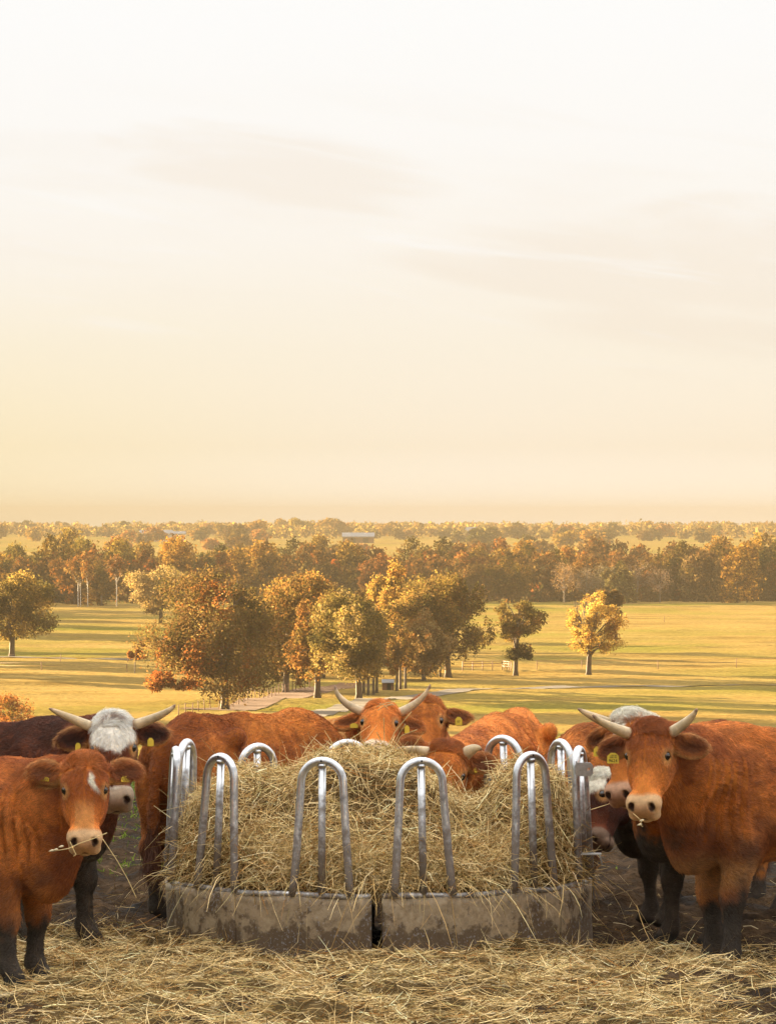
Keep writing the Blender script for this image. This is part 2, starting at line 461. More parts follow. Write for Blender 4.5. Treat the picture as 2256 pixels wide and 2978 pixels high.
def pxtree(name, label, cat, base, crown, pal, wts, nleaf, lsize=0.24, fork=None, tr=None, **kw):
    """base: photo pixel of the foot; crown: u0,u1,v0,v1 of the crown"""
    b = PF(*base); m = b.y / F; lsize *= 0.60; nleaf = int(nleaf * 2.7); kw.setdefault('gap', 0.41)
    u0, u1, v0, v1 = crown
    rx = (u1 - u0) / 2 * m * 1.04; rz = (v1 - v0) / 2 * m * 1.03
    cz = (base[1] - (v0 + v1) / 2) * m; cx = ((u0 + u1) / 2 - base[0]) * m
    H = (base[1] - v0) * m
    kw.setdefault('ry', rx * (1.5 if 'grove' in label or 'russet' in label else 1.0))
    return make_tree(name, label, cat, b, H, cz, rx, rz, tr or H * 0.03, fork or max(0.12 * H, cz - rz * 0.75), pal, wts, nleaf, lsize, cx=cx, **kw)


pxtree('oak_tree', 'broad olive and gold oak at the left edge of the pasture, cut by the frame', 'tree', (36, 1912), (-70, 172, 1652, 1868), [DKGREEN, OLIVE, GOLD, BUFF], [2, 3, 2.2, 1], 8000, 0.26, seed=3)
pxtree('oak_tree', 'rounded pale olive tree standing alone before the wood, left of the great russet oak', 'tree', (468, 1812), (378, 556, 1650, 1778), [OLIVE, BUFF, GOLD], [2, 3, 1], 7000, 0.30, seed=4, fork=2.0)
pxtree('young_tree', 'small slim orange sapling beside the pale gravel road', 'tree', (393, 1960), (378, 432, 1866, 1926), [RUST, ORANGE], [1, 2], 1100, 0.17, seed=5, nlobes=7, gap=0.3, tr=0.06)
pxtree('oak_tree', 'largest oak with russet and brown leaves, its low boughs sweeping the grass', 'tree', (655, 2058), (452, 850, 1668, 2008), [DKGREEN, BROWN, OLIVE, BUFF, ORANGE, RUST], [2.2, 3.2, 2.2, 0.7, 1.3, 0.8], 15000, 0.22, seed=6, nlobes=30, lobe=0.36, gap=0.43)
pxtree('oak_tree', 'dark brown tree with forked trunk just behind the largest russet oak', 'tree', (832, 2012), (758, 925, 1700, 2000), [BROWN, OLIVE, ORANGE], [3, 2, 1.5], 6500, 0.24, seed=7)
pxtree('oak_tree', 'leaning tree with copper leaves and a bare curved trunk between two dense oaks', 'tree', (924, 2026), (842, 1012, 1738, 1978), [BROWN, ORANGE, OLIVE], [2, 2, 1.5], 5200, 0.22, seed=8, fork=3.4)
pxtree('oak_tree', 'tall grey-trunked oak with olive crown in the middle of the grove', 'tree', (1044, 2036), (912, 1142, 1728, 1992), [DKGREEN, OLIVE, BUFF, GOLD], [2.2, 3, 1.6, 1], 9500, 0.22, seed=9, nlobes=24)
pxtree('oak_tree', 'high golden brown crown rising at the back of the grove', 'tree', (935, 1968), (780, 1006, 1652, 1880), [BROWN, OLIVE, ORANGE, GOLD], [1.5, 2, 2, 1.5], 8000, 0.26, seed=10)
pxtree('oak_tree', 'wide dark oak closing the right end of the grove', 'tree', (1303, 1968), (1138, 1416, 1656, 1952), [DKGREEN, BROWN, OLIVE, GOLD, ORANGE], [2.4, 2.2, 2, 1.2, 1], 11000, 0.24, seed=11, nlobes=26)
pxtree('oak_tree', 'softly rounded buff tree in front of the dark oak of the grove', 'tree', (1232, 1978), (1122, 1302, 1776, 1962), [BROWN, BUFF, ORANGE], [2.4, 2, 1.4], 6500, 0.22, seed=12, gap=0.34)
pxtree('oak_tree', 'ochre topped tree showing between the two tallest crowns of the grove', 'tree', (1120, 1940), (1066, 1204, 1656, 1860), [OLIVE, GOLD, ORANGE], [2, 1.6, 1.2], 5000, 0.27, seed=13)
pxtree('oak_tree', 'dark slender tree with a lower second clump of leaves right of the grove', 'tree', (1499, 1966), (1424, 1588, 1738, 1868), [DKGREEN, OLIVE, BROWN, ORANGE], [1.5, 2, 2, 1.2], 3600, 0.20, seed=14, gap=0.45, fork=2.4, nlobes=24, lobe=0.28, core=0.3, twigs=6)
mt = [o for o in bpy.data.objects if o.get('label', '').startswith('largest oak')][0]
b = PF(655, 2058); mm = b.y / F
rng = np.random.default_rng(78)
lw = lambda u, v, r, q: (np.array([(u - 655) * mm, -r * mm * 0.5, (2058 - v) * mm]), np.array([r * mm, r * mm, q * mm]))
V, Q, K = leaf_cloud(rng, [lw(470, 1968, 46, 26), lw(530, 1985, 40, 18), lw(500, 1895, 48, 40), lw(535, 1830, 50, 40), lw(585, 1945, 50, 40), lw(560, 1770, 46, 34), lw(610, 1720, 48, 36), lw(455, 1990, 28, 14)], 9000, 0.14, [RUST, ORANGE, BROWN], [2, 1.4, 1.6], 0.42, 0.6, 9)
mesh_np('crown', V, Q, M_LEAF, mt, K, smooth=False)['label'] = 'rust red leaves on the left boughs'
b = PF(1499, 1966); mm = b.y / F
rng = np.random.default_rng(77)
t14 = [o for o in bpy.data.objects if o.get('label', '').startswith('dark slender tree')][0]
V, Q, K = leaf_cloud(rng, [(np.array([-12 * mm, 0, 62 * mm]), np.array([26 * mm, 26 * mm, 17 * mm])), (np.array([18 * mm, 0, 72 * mm]), np.array([30 * mm, 26 * mm, 20 * mm])), (np.array([34 * mm, 0, 58 * mm]), np.array([16 * mm, 16 * mm, 12 * mm]))], 1900, 0.13, [BROWN, DKGREEN], [1, 1], 0.3, 0.6, 8)
mesh_np('crown', V, Q, M_LEAF, t14, K, smooth=False)
pxtree('maple_tree', 'bright golden tree standing alone in the striped pasture on the right', 'tree', (1711, 1960), (1628, 1822, 1716, 1902), [ORANGE, GOLD, (0.40, 0.25, 0.055)], [1.2, 3, 2.4], 3600, 0.19, seed=15, gap=0.46, nlobes=34, fork=1.7, tr=0.28, twigs=8, lobe=0.25, core=0.2)
pxtree('oak_tree', 'brown tree half hidden behind the golden tree on the right', 'tree', (1790, 1860), (1738, 1812, 1706, 1790), [BROWN, OLIVE], [2, 1], 1800, 0.28, seed=16)
pxtree('bush', 'ragged russet bush at the left edge above the dark red cow', 'bush', (40, 2150), (-60, 108, 2010, 2150), [BROWN, RUST, ORANGE, OLIVE], [1.5, 2, 2, 1], 2200, 0.14, seed=17, gap=0.5, fork=0.4, tr=0.08, twigs=5)
for k, (u, v, w_, h_) in enumerate([(1010, 1902, 95, 205), (1180, 1888, 100, 200), (880, 1908, 90, 200), (1290, 1868, 90, 170), (760, 1884, 100, 190)]):
    pxtree('oak_tree', ['brown tree mostly hidden behind the middle of the grove', 'brown tree mostly hidden behind the right half of the grove', 'brown tree mostly hidden behind the left half of the grove', 'brown tree mostly hidden behind the dark oak at the grove end', 'brown tree mostly hidden behind the largest russet oak'][k], 'tree', (u, v), (u - w_, u + w_, v - h_, v - 30), [BROWN, OLIVE, DKGREEN], [2, 2, 1], 3600, 0.27, seed=60 + k, group='trees hidden behind the grove', nlobes=14)
ORDY = ['first', 'second', 'third', 'fourth', 'fifth', 'sixth', 'seventh', 'eighth']
for k, (u, v, hgt) in enumerate([(1058, 2016, 150), (1071, 2018, 140), (1086, 2017, 150), (1096, 2015, 140), (1154, 2010, 150), (1164, 2007, 145), (1179, 2003, 140), (1280, 1966, 130)]):
    pxtree('young_tree', ORDY[k] + ' thin straight young tree from the left under the grove crowns', 'tree', (u, v), (u - 38, u + 38, v - hgt - 30, v - 46), [BROWN, OLIVE, ORANGE], [2, 1, 1], 1100, 0.2, seed=30 + k, nlobes=8, tr=0.13, group='slim young trees under the grove')
# trees of the same pasture just outside the frame, whose long shadows cross it
for k, (x, y) in enumerate([(-57, 635), (-69, 621), (-76, 632), (-60, 591), (-69, 589), (-77, 597), (-70, 640), (-76, 648), (-56, 561), (-69, 783), (-76, 778), (-85, 787), (-69, 771), (-75, 776), (-78, 802), (-85, 801), (-94, 816), (-78, 813), (-75, 703), (-85, 705), (-79, 872), (-87, 862), (-97, 876), (-79, 869), (-91, 925), (-100, 932), (-109, 934), (-94, 988), (-105, 984), (-114, 978), (-94, 971), (-103, 976), (-50, 463), (-61, 464), (-96, 1027), (-109, 1029), (-116, 1024), (-96, 1036)]):
    rg = np.random.default_rng(200 + k)
    h = rg.uniform(10, 15)
    make_tree('oak_tree', 'oak on the pasture beyond the left edge of the picture', 'tree', (x, y, float(fieldz(np.array([x]), np.array([y]))[0])), h, h * 0.62, h * 0.42, h * 0.40, h * 0.035, h * 0.22, [DKGREEN, OLIVE, ORANGE], [1, 2, 1], 1500, 0.55, nlobes=12, seed=200 + k, group='oaks beyond the left edge of the picture')

# the wood beyond the pasture: a handful of kinds, copied
def variant(k, H, rx, rz, cz, pal, wts, nleaf, ls, nl=10, fork=2.0, tr=0.2, bark=(0.10, 0.075, 0.055), gap=0.4, lobe=0.45, twigs=1):
    rng = np.random.default_rng(400 + k)
    mb, (V, Q, K) = tree_parts(rng, H, cz, rx, rx, rz, tr, fork, pal, wts, nleaf, ls, nl, 0, gap, twigs, k, lobe, bark)
    return mb.build('trunk', M_BARK, me_only=True), mesh_np('crown', V, Q, M_LEAFV, None, K, False, True)


WOOD = [
    ('golden crowned tree in the wood beyond the pasture', variant(0, 11, 4.8, 5.4, 5.6, [OLIVE, GOLD, BROWN], [1.4, 1.5, 1], 3600, 0.36)),
    ('brown leaved tree in the wood beyond the pasture', variant(1, 10, 4.6, 5.0, 5.0, [BROWN, ORANGE, BUFF], [3, 0.8, 0.8], 3600, 0.36)),
    ('dark olive tree in the wood beyond the pasture', variant(2, 12, 5.4, 5.8, 6.0, [DKGREEN, OLIVE, BROWN], [2, 2, 1.4], 3900, 0.36)),
    ('russet tree in the wood beyond the pasture', variant(3, 10, 4.4, 5.0, 5.0, [BROWN, RUST, ORANGE], [3, 0.8, 0.8], 3600, 0.36)),
    ('ochre and buff tree in the wood beyond the pasture', variant(4, 9.5, 4.8, 4.8, 4.8, [BROWN, BUFF, OLIVE], [2.2, 1.2, 1], 3600, 0.36)),
]
BARE = variant(6, 9, 3.6, 3.4, 5.2, [(0.20, 0.145, 0.095), (0.14, 0.095, 0.06)], [1, 1], 900, 0.2, 16, 1.6, 0.16, (0.17, 0.135, 0.105), 0.3, 0.4, 9)
BIRCH = variant(7, 11, 2.2, 2.8, 8.0, [ORANGE, BROWN, BUFF], [1, 1, 1], 700, 0.34, 8, 4.4, 0.10, (0.50, 0.45, 0.39), 0.4, 0.45, 2)


def put(kind, me, label, group, x, y, s, rz, name='oak_tree', z=None, sz=None):
    r = link(bpy.data.objects.new(name, None))
    zz = float(fieldz(np.array([x]), np.array([y]))[0]) if z is None else z
    r.location = (x, y, zz - 0.1); r.rotation_euler = (0, 0, rz); r.scale = (s, s, sz or s)
    tag(r, label, 'tree', group)
    for nm, m_ in zip(('trunk', 'crown'), me): link(bpy.data.objects.new(nm, m_), r)
    return r


ORD = ['first', 'second', 'third', 'fourth', 'fifth', 'sixth', 'seventh', 'eighth', 'ninth', 'tenth', 'eleventh', 'twelfth', 'thirteenth', 'fourteenth', 'fifteenth', 'sixteenth', 'seventeenth', 'eighteenth', 'nineteenth', 'twentieth']
ORD += ['twenty ' + o for o in ORD[:9]] + ['thirtieth'] + ['thirty ' + o for o in ORD[:9]]


def number_labels(items, fmt):
    """items: (key, u, object); things with the same key are counted off from the left"""
    for key in sorted(set(k for k, u, o in items)):
        same = sorted([(u, o.name, o) for k, u, o in items if k == key])
        for i, (u, nme, o) in enumerate(same): o['label'] = fmt(key, ORD[min(i, 38)] if len(same) > 1 else 'only')


WOODL = []
rg = np.random.default_rng(91)
rows = [(1085, 6.4, 0.92), (1120, 7.0, 1.0), (1175, 7.6, 1.05), (1250, 9, 1.06), (1350, 10, 1.1)]
for ri, (D, step, sc) in enumerate(rows):
    x = -0.078 * D - 6
    while x < 0.078 * D + 6:
        u = U0 + x * F / D
        y = D + rg.uniform(-22, 22) + (0 if u < 700 else 32)
        w_ = [0.30, 0.22, 0.14, 0.18, 0.16] if u < 800 else [0.08, 0.34, 0.16, 0.24, 0.18]
        if ri >= 3: w_ = [0.34, 0.18, 0.18, 0.16, 0.14]
        k = rg.choice(5, p=w_)
        s = sc * rg.uniform(0.72, 1.18)
        if 1430 < u < 1600: s *= 1.12
        if u > 2050 and ri < 2: s *= 1.05
        o = put(k, WOOD[k][1], WOOD[k][0], 'trees of the wood beyond the pasture', x, y, s, rg.uniform(0, 6.28), sz=s * rg.uniform(0.92, 1.15))
        WOODL.append(((ri, k), u, o))
        x += step * rg.uniform(0.7, 1.3)
KIND5 = ['golden crowned', 'brown leaved', 'dark olive', 'russet', 'ochre and buff']
ROW5 = ['front', 'second', 'middle', 'fourth', 'rear']
number_labels(WOODL, lambda k, n: '%s %s tree from the left in the %s row of the wood' % (n, KIND5[k[1]], ROW5[k[0]]))
BAREL, BIRCHL, HAZYL = [], [], []
for u, v in [(1705, 1756), (1760, 1752), (1852, 1748), (1918, 1752), (2000, 1746), (2030, 1750), (1640, 1752)]:
    p = PF(u, v)
    o = put(9, BARE, 'bare grey twigged tree at the front edge of the wood on the right', 'bare trees along the wood edge', p.x, p.y, rg.uniform(0.85, 1.15), rg.uniform(0, 6), 'bare_tree'); BAREL.append((0, u, o))
for u, v in [(228, 1764), (235, 1764), (256, 1766), (340, 1764)]:
    p = PF(u, v)
    o = put(8, BIRCH, 'white trunked birch before the dark wood on the left', 'white birches at the wood edge', p.x, p.y, rg.uniform(0.8, 1.0), rg.uniform(0, 6), 'birch_tree'); BIRCHL.append((0, u, o))
Vs, Qs, Ks, n0 = [], [], [], 0
for i in range(150):
    x = rg.uniform(-100, 100); D = rg.uniform(1085, 1150) + (34 if x > -20 else 0)
    z = float(fieldz(np.array([x]), np.array([D]))[0]); s = rg.uniform(0.7, 1.4)
    V, Q, K = leaf_cloud(rg, [(np.array([x, D, z + 1.2 * s]), np.array([2.6, 2.2, 1.9]) * s)], 120, 0.5, [BROWN, DKGREEN, RUST], [2, 1, 0.6], 0.25, 2, i)
    Vs.append(V); Qs.append(Q + n0); Ks.append(K); n0 += len(V)
tag(mesh_np('undergrowth', np.concatenate(Vs), np.concatenate(Qs), M_LEAF, None, np.concatenate(Ks), False), 'dark brown undergrowth along the foot of the wood', 'undergrowth', kind='stuff')
Vs, Qs, Ks, n0 = [], [], [], 0
for i in range(260):
    D = rg.uniform(1090, 1420); x = rg.choice([-1, 1]) * rg.uniform(0.085 * D, 520)
    z = float(fieldz(np.array([x]), np.array([D]))[0]); s = rg.uniform(0.8, 1.2)
    V, Q, K = leaf_cloud(rg, [(np.array([x, D, z + 5.0 * s]), np.array([5.4, 5.4, 5.2]) * s)], 240, 1.1, [BROWN, OLIVE, GOLD, DKGREEN], [2, 1.4, 0.8, 1], 0.3, 3, i)
    Vs.append(V); Qs.append(Q + n0); Ks.append(K); n0 += len(V)
tag(mesh_np('woods', np.concatenate(Vs), np.concatenate(Qs), M_LEAF, None, np.concatenate(Ks), False), 'mass of the wood continuing beyond both sides of the picture', 'woods', kind='stuff')
# far trees on the rising land: single meshes, copied
FAR = []
for k, (pal, wts) in enumerate([([OLIVE, GOLD], [1, 1.6]), ([BROWN, OLIVE], [1, 1]), ([DKGREEN, OLIVE], [1.4, 1]), ([BUFF, ORANGE], [1, 1])]):
    rng = np.random.default_rng(600 + k)
    mb, (V, Q, K) = tree_parts(rng, 10, 5.2, 5.2, 5.2, 4.4, 0.25, 1.5, pal, wts, 520, 0.95, 8, 0, 0.38, 0, 60 + k)
    FAR.append(mesh_np('hazy_tree', V, Q, M_LEAFV, None, K, False, True))
for i in range(170):
    near = i < 36
    D = rg.uniform(1750, 2600) if near else 2700 + 1900 * rg.uniform(0, 1) ** 1.2
    u = rg.uniform(-60, 2320)
    if 2740 < D < 3300 and (120 < u < 290 or 990 < u < 1100): continue
    if D < 2400 and 60 < u < 330: continue
    if D < 2900 and u > 1800: continue
    x = (u - U0) * D / F
    s = rg.uniform(0.7, 1.15) * (1.25 if 640 < u < 1000 and D > 2800 else 1.0)
    fk = int(rg.integers(4)); o = link(bpy.data.objects.new('hazy_tree', FAR[fk]))
    o.location = (x, D, float(fieldz(np.array([x]), np.array([D]))[0]) - 0.8)
    o.rotation_euler = (0, 0, rg.uniform(0, 6.28)); o.scale = (s * 1.25, s * 1.25, s)
    tag(o, 'hazy round tree on the far rising land below the sky', 'tree', 'hazy trees on the far rise')
    HAZYL.append(((fk, 0 if near else 1 if D < 3500 else 2), u, o))
number_labels(BAREL, lambda k, n: '%s bare grey twigged tree from the left at the right wood edge' % n)
number_labels(BIRCHL, lambda k, n: '%s white trunked birch from the left before the dark wood' % n)
number_labels(HAZYL, lambda k, n: '%s hazy %s tree from the left %s' % (n, ['gold', 'brown', 'dark green', 'buff'][k[0]], ['just behind the wood', 'on the lower far rise', 'along the far crest below the sky'][k[1]]))
Vs, Qs, Ks, n0 = [], [], [], 0
for i in range(1250):
    D = 2900 + 3000 * rg.uniform(0, 1); u = rg.uniform(-900, 3200) if i < 760 else rg.uniform(-5200, 7400)
    if D < 3300 and -100 < u < 2400: D += 700
    x = (u - U0) * D / F; z = float(fieldz(np.array([x]), np.array([D]))[0])
    s = rg.uniform(0.65, 1.1)
    V, Q, K = leaf_cloud(rg, [(np.array([x, D, z + 3.6 * s]), np.array([6.6, 6.6, 4.6]) * s)], 110 if i < 760 else 40, 1.5 if i < 760 else 2.6, [OLIVE, BROWN, GOLD, DKGREEN], [1.4, 1, 0.9, 1], 0.3, 4, i)
    Vs.append(V); Qs.append(Q + n0); Ks.append(K); n0 += len(V)
tag(mesh_np('far_woods', np.concatenate(Vs), np.concatenate(Qs), M_LEAF, None, np.concatenate(Ks), False), 'hazy mass of far off woods along the horizon', 'woods', kind='stuff')

# ---------------------------------------------------------------- small things on the pasture
M_WHITE = flat_mat('white_cladding', (0.5, 0.47, 0.43), 0.6, 0.3, 0, 0.05, 1)
M_ROOF = flat_mat('grey_sheet_roof', (0.24, 0.25, 0.27), 0.6, 0.3, 0.0, 0.1, 1)
M_WOOD = flat_mat('weathered_wood', (0.16, 0.08, 0.045), 0.85, 0.2, 0, 0.3, 4)
M_DARK = flat_mat('dark_opening', (0.02, 0.018, 0.016), 0.8, 0.1, 0, 0.1, 1)
M_PIPE = flat_mat('rusty_pipe', (0.20, 0.10, 0.06), 0.7, 0.3, 0.2, 0.3, 3)


def building(name, label, cat, u, v, D, wid, dep, h, rh, wallmat, windows, z=None):
    x = (u - U0) * D / F
    z = (CH - (v - V0) * D / F) if z is None else z
    root = link(bpy.data.objects.new(name, None)); root.location = (x, D, z); tag(root, label, cat)
    a = MB(); a.box((0, 0, h / 2 - 0.5), (wid, dep, h + 1.0))
    a.add([(-wid / 2, -dep / 2, h), (-wid / 2, dep / 2, h), (-wid / 2, 0, h + rh), (wid / 2, -dep / 2, h), (wid / 2, dep / 2, h), (wid / 2, 0, h + rh)], None, [[0, 2, 1], [3, 4, 5]])
    a.build('wall', wallmat, root, False)
    e = 0.08 * dep; t = 0.06 * dep
    r = MB()
    for s in (-1, 1):
        sl = math.atan2(rh, dep / 2); L = math.hypot(rh, dep / 2) + e
        rot = Matrix.Rotation(-s * sl, 3, 'X')
        cy = s * (dep / 4 + e / 2 * math.cos(sl)); cz = h + rh / 2 - e / 2 * math.sin(sl) + t * 0.7
        r.box((0, cy, cz), (wid * 1.05, L, t), rot)
    r.build('roof', M_ROOF, root, False)
    for wx, wz, ww, wh in windows:
        q = MB(); q.box((wx, -dep / 2, wz), (ww, 0.12, wh)); q.build('window' if wz > 1.0 or ww < 1 else 'door', M_DARK, root, False)
    return root


building('shed', 'small brown feed shed with grey roof under the grove', 'shed', 1128, 2014, 515, 1.15, 1.0, 0.95, 0.28, M_WOOD, [(0.1, 0.45, 0.4, 0.85)], z=None)
building('farm_building', 'long white farm building with grey roof far beyond the wood on the left', 'building', 455, 1570, 3000, 18, 9, 3.2, 1.8, M_WHITE, [(-5, 1.6, 1.4, 1.2), (0, 1.6, 1.4, 1.2), (5, 1.2, 2.4, 2.4)])
building('farm_building', 'small bright white shed beside the long far farm building', 'building', 522, 1571, 2960, 7, 6, 3.4, 1.2, M_WHITE, [(0, 1.4, 1.6, 1.6)])
building('barn', 'far barn with blue grey roof above a pale field in the centre', 'barn', 1042, 1578, 2900, 17, 9, 3.0, 1.9, M_WOOD, [(-3, 1.4, 3.0, 2.4), (4, 1.4, 3.0, 2.4)])
building('farm_building', 'tiny white gabled house among the far trees right of the centre', 'house', 1368, 1562, 3400, 8, 7, 3.6, 2.4, M_WHITE, [(-1.6, 1.8, 1.2, 1.4), (1.6, 1.8, 1.2, 1.4)])


def fence(label, pts, step, ph, wires=2, group=None):
    pts = [np.array(PF(u, v)) for u, v in pts]
    root = link(bpy.data.objects.new('wire_fence', None)); root.location = pts[0]; tag(root, label, 'fence', group)
    posts = []
    for a, b in zip(pts[:-1], pts[1:]):
        n = max(1, int(np.linalg.norm(b - a) / step))
        for k in range(n): posts.append(a + (b - a) * k / n)
    posts.append(pts[-1])
    posts = np.array(posts); posts[:, 2] = fieldz(posts[:, 0], posts[:, 1])
    m = MB(); m.tube([(0, 0, -0.3), (0, 0, ph * 0.5), (0, 0, ph)], [0.042, 0.04, 0.038], 6)
    me = m.build('post', M_WOOD, me_only=True)
    for q in posts:
        o = link(bpy.data.objects.new('post', me), root); o.location = q - pts[0]
        o.rotation_euler = (random.uniform(-.05, .05), random.uniform(-.05, .05), 0)
    for k in range(wires):
        m = MB(); m.tube(posts - pts[0] + np.array([0, 0, ph * (0.92 - 0.35 * k)]), 0.012, 4)
        m.build('wire', M_PIPE, root)


fence('wire fence with wooden posts along the pale gravel road on the left', [(-30, 1924), (177, 1926), (372, 1930), (480, 1934)], 9, 1.0)
fence('low wire fence crossing the grass below the gravel road on the left', [(-30, 1950), (122, 1953), (370, 1956)], 10, 0.9)
fence('post and wire fence running beside the red dirt path under the largest oak', [(520, 2082), (560, 2074), (612, 2064), (662, 2056), (710, 2046), (742, 2036), (780, 2028), (860, 2008), (900, 2000)], 2.6, 0.95)
fence('thin wire fence across the striped pasture on the right', [(1560, 1946), (1690, 1946), (1912, 1944), (2140, 1942), (2300, 1941)], 12, 1.1)
fence('faint far wire fence high in the striped pasture', [(1500, 1812), (1930, 1810), (2300, 1808)], 14, 1.1)
gp = [PF(1345, 1950), PF(1460, 1946), PF(1486, 1952)]
groot = link(bpy.data.objects.new('pipe_fence', None)); groot.location = gp[0]; tag(groot, 'low rusty pipe rail fence right of the grove', 'fence')
for a, b in zip(gp[:-1], gp[1:]):
    n = 4 if (b - a).length > 3 else 1
    for k in range(n + 1):
        q = a + (b - a) * k / n - gp[0]
        m = MB(); m.tube([q + Vector((0, 0, -0.2)), q + Vector((0, 0, 1.0))], 0.05, 6); m.build('post', M_PIPE, groot)
    for hz in (0.45, 0.75, 1.0):
        m = MB(); m.tube([a - gp[0] + Vector((0, 0, hz)), b - gp[0] + Vector((0, 0, hz))], 0.04, 6); m.build('rail', M_PIPE, groot)

# ---------------------------------------------------------------- ring feeder
RC, RR = np.array([-0.05, 30.0, 0.0]), 1.2
SK = 0.365


def ring(th, r, z):
    a = math.radians(th)
    return np.array([r * math.sin(a), -r * math.cos(a), z])


def mat_galv():
    m, t, out = new_mat('galvanised_tube')
    tcn = t.n('ShaderNodeTexCoord'); o = tcn.outputs['Object']
    sp = t.n('ShaderNodeSeparateXYZ', {0: o})
    n1 = t.noise(o, 14, 5, 0.6); n2 = t.noise(o, 60, 4)
    c = t.ramp(n1, [(0.3, (0.42, 0.43, 0.45)), (0.7, (0.78, 0.79, 0.81))])
    dirt = t.math('MULTIPLY', t.smooth(t.math('ADD', sp.outputs[2], t.math('MULTIPLY', t.math('SUBTRACT', n1, 0.5), 1.1)), 0.62, 0.22), 0.85)
    dirt = t.math('MAXIMUM', dirt, t.smooth(n2, 0.62, 0.74, 0, 0.5))
    c = t.mix(dirt, c, (0.12, 0.08, 0.05, 1))
    b = t.n('ShaderNodeBsdfPrincipled', {'Base Color': c, 'Metallic': t.math('SUBTRACT', 0.9, dirt), 'Roughness': t.math('ADD', 0.30, t.math('MULTIPLY', dirt, 0.4))})
    bp = t.n('ShaderNodeBump', {'Height': n1, 'Strength': 0.15, 'Distance': 0.004}); t.set(b, 'Normal', bp.outputs[0])
    t.set(out, 0, b.outputs[0])
    return m


def mat_skirt():
    m, t, out = new_mat('muddy_steel_sheet')
    tcn = t.n('ShaderNodeTexCoord'); o = tcn.outputs['Object']
    sp = t.n('ShaderNodeSeparateXYZ', {0: o})
    n1 = t.noise(o, 5.5, 6, 0.62); n2 = t.noise(o, 26, 5, 0.6); n3 = t.noise(o, 75, 4)
    drip = t.noise(t.comb(t.math('MULTIPLY', sp.outputs[0], 24.0), t.math('MULTIPLY', sp.outputs[1], 24.0), t.math('MULTIPLY', sp.outputs[2], 2.5)), 1.0, 4)
    c = t.ramp(n2, [(0.25, (0.20, 0.145, 0.09)), (0.5, (0.37, 0.285, 0.185)), (0.8, (0.52, 0.42, 0.30))])
    c = t.mix(t.smooth(drip, 0.5, 0.72, 0, 0.45), c, (0.42, 0.33, 0.22, 1))
    zt = t.math('MULTIPLY', t.math('SUBTRACT', 0.25, sp.outputs[2]), 0.7)
    st = t.smooth(t.math('ADD', t.math('ADD', t.math('MULTIPLY', n1, 0.7), t.math('MULTIPLY', n2, 0.35)), zt), 0.50, 0.60)
    c = t.mix(t.math('MULTIPLY', st, 0.88), c, (0.095, 0.062, 0.038, 1))
    bl = t.smooth(t.math('ADD', n3, t.math('MULTIPLY', n1, 0.5)), 0.84, 0.95)
    c = t.mix(t.math('MULTIPLY', bl, 0.4), c, (0.46, 0.47, 0.50, 1))
    b = t.n('ShaderNodeBsdfPrincipled', {'Base Color': c, 'Metallic': 0.0, 'Roughness': t.math('ADD', 0.45, t.math('MULTIPLY', st, 0.3)), 'Specular IOR Level': 0.18})
    bp = t.n('ShaderNodeBump', {'Height': t.math('ADD', n2, t.math('MULTIPLY', st, 0.4)), 'Strength': 0.25, 'Distance': 0.006}); t.set(b, 'Normal', bp.outputs[0])
    t.set(out, 0, b.outputs[0])
    return m


M_GALV, M_SKIRT = mat_galv(), mat_skirt()
feeder = link(bpy.data.objects.new('ring_feeder', None)); feeder.location = RC; feeder.rotation_euler = (math.radians(1.2), 0, 0)
tag(feeder, 'round galvanised hay feeder with arched tube hoops and a muddy steel skirt', 'hay feeder')


def skirt(th0, th1, z0=-0.08, z1=SK, off=0.0):
    n = max(6, int((th1 - th0) / 2.0))
    ths = np.linspace(th0, th1, n); zs = np.linspace(z0, z1, 10)
    V = []
    for s in (0, -0.006):
        for z in zs:
            for th in ths:
                dent = 0.006 * math.sin(th * 0.11 + 2) * math.sin(z * 9) + 0.004 * math.sin(th * 0.31 + z * 7)
                V.append(ring(th, RR + off + s + dent, z))
    V = np.array(V); m = len(zs); Q = []
    for L in range(2):
        for i in range(m - 1):
            for j in range(n - 1):
                a = L * m * n + i * n + j
                q = [a, a + 1, a + n + 1, a + n]
                Q.append(q if L == 0 else q[::-1])
    o = m * n
    for j in range(n - 1):
        a = (m - 1) * n + j; Q.append([a, a + 1, a + 1 + o, a + o]); a = j; Q.append([a + 1, a, a + o, a + 1 + o])
    for i in range(m - 1):
        a = i * n; Q.append([a, a + n, a + n + o, a + o]); a = i * n + n - 1; Q.append([a + n, a, a + o, a + n + o])
    return mesh_np('skirt_panel', V, Q, M_SKIRT, feeder)


for a, b, off in [(-178.5, -110, 0), (-111.5, -41, 0.006), (-42.5, -1.9, 0), (0.9, 58, 0), (56.5, 120, 0.006), (118.5, 178, 0)]: skirt(a, b, off=off)
for th, s in [(-1.9, -1), (0.9, 1), (-178.5, 1), (178, -1)]:      # folded end flanges at the two joints of the ring halves
    m = MB(); a = math.radians(th)
    rot = Matrix.Rotation(a, 3, 'Z')
    c = ring(th, RR - 0.035, SK / 2 - 0.04) + np.array(rot @ Vector((s * 0.003, 0, 0)))
    m.box(c, (0.006, 0.07, SK + 0.04), rot); m.build('joint_flange', M_SKIRT, feeder, False)
for a, b in [(-178, -2.1), (1.1, 177.6)]:
    m = MB(); m.tube([ring(th, RR - 0.010, SK + 0.006 + 0.004 * math.sin(th * 0.2)) for th in np.linspace(a, b, 70)], 0.017, 8)
    m.build('rim_tube', M_GALV, feeder)

ht = 0.735


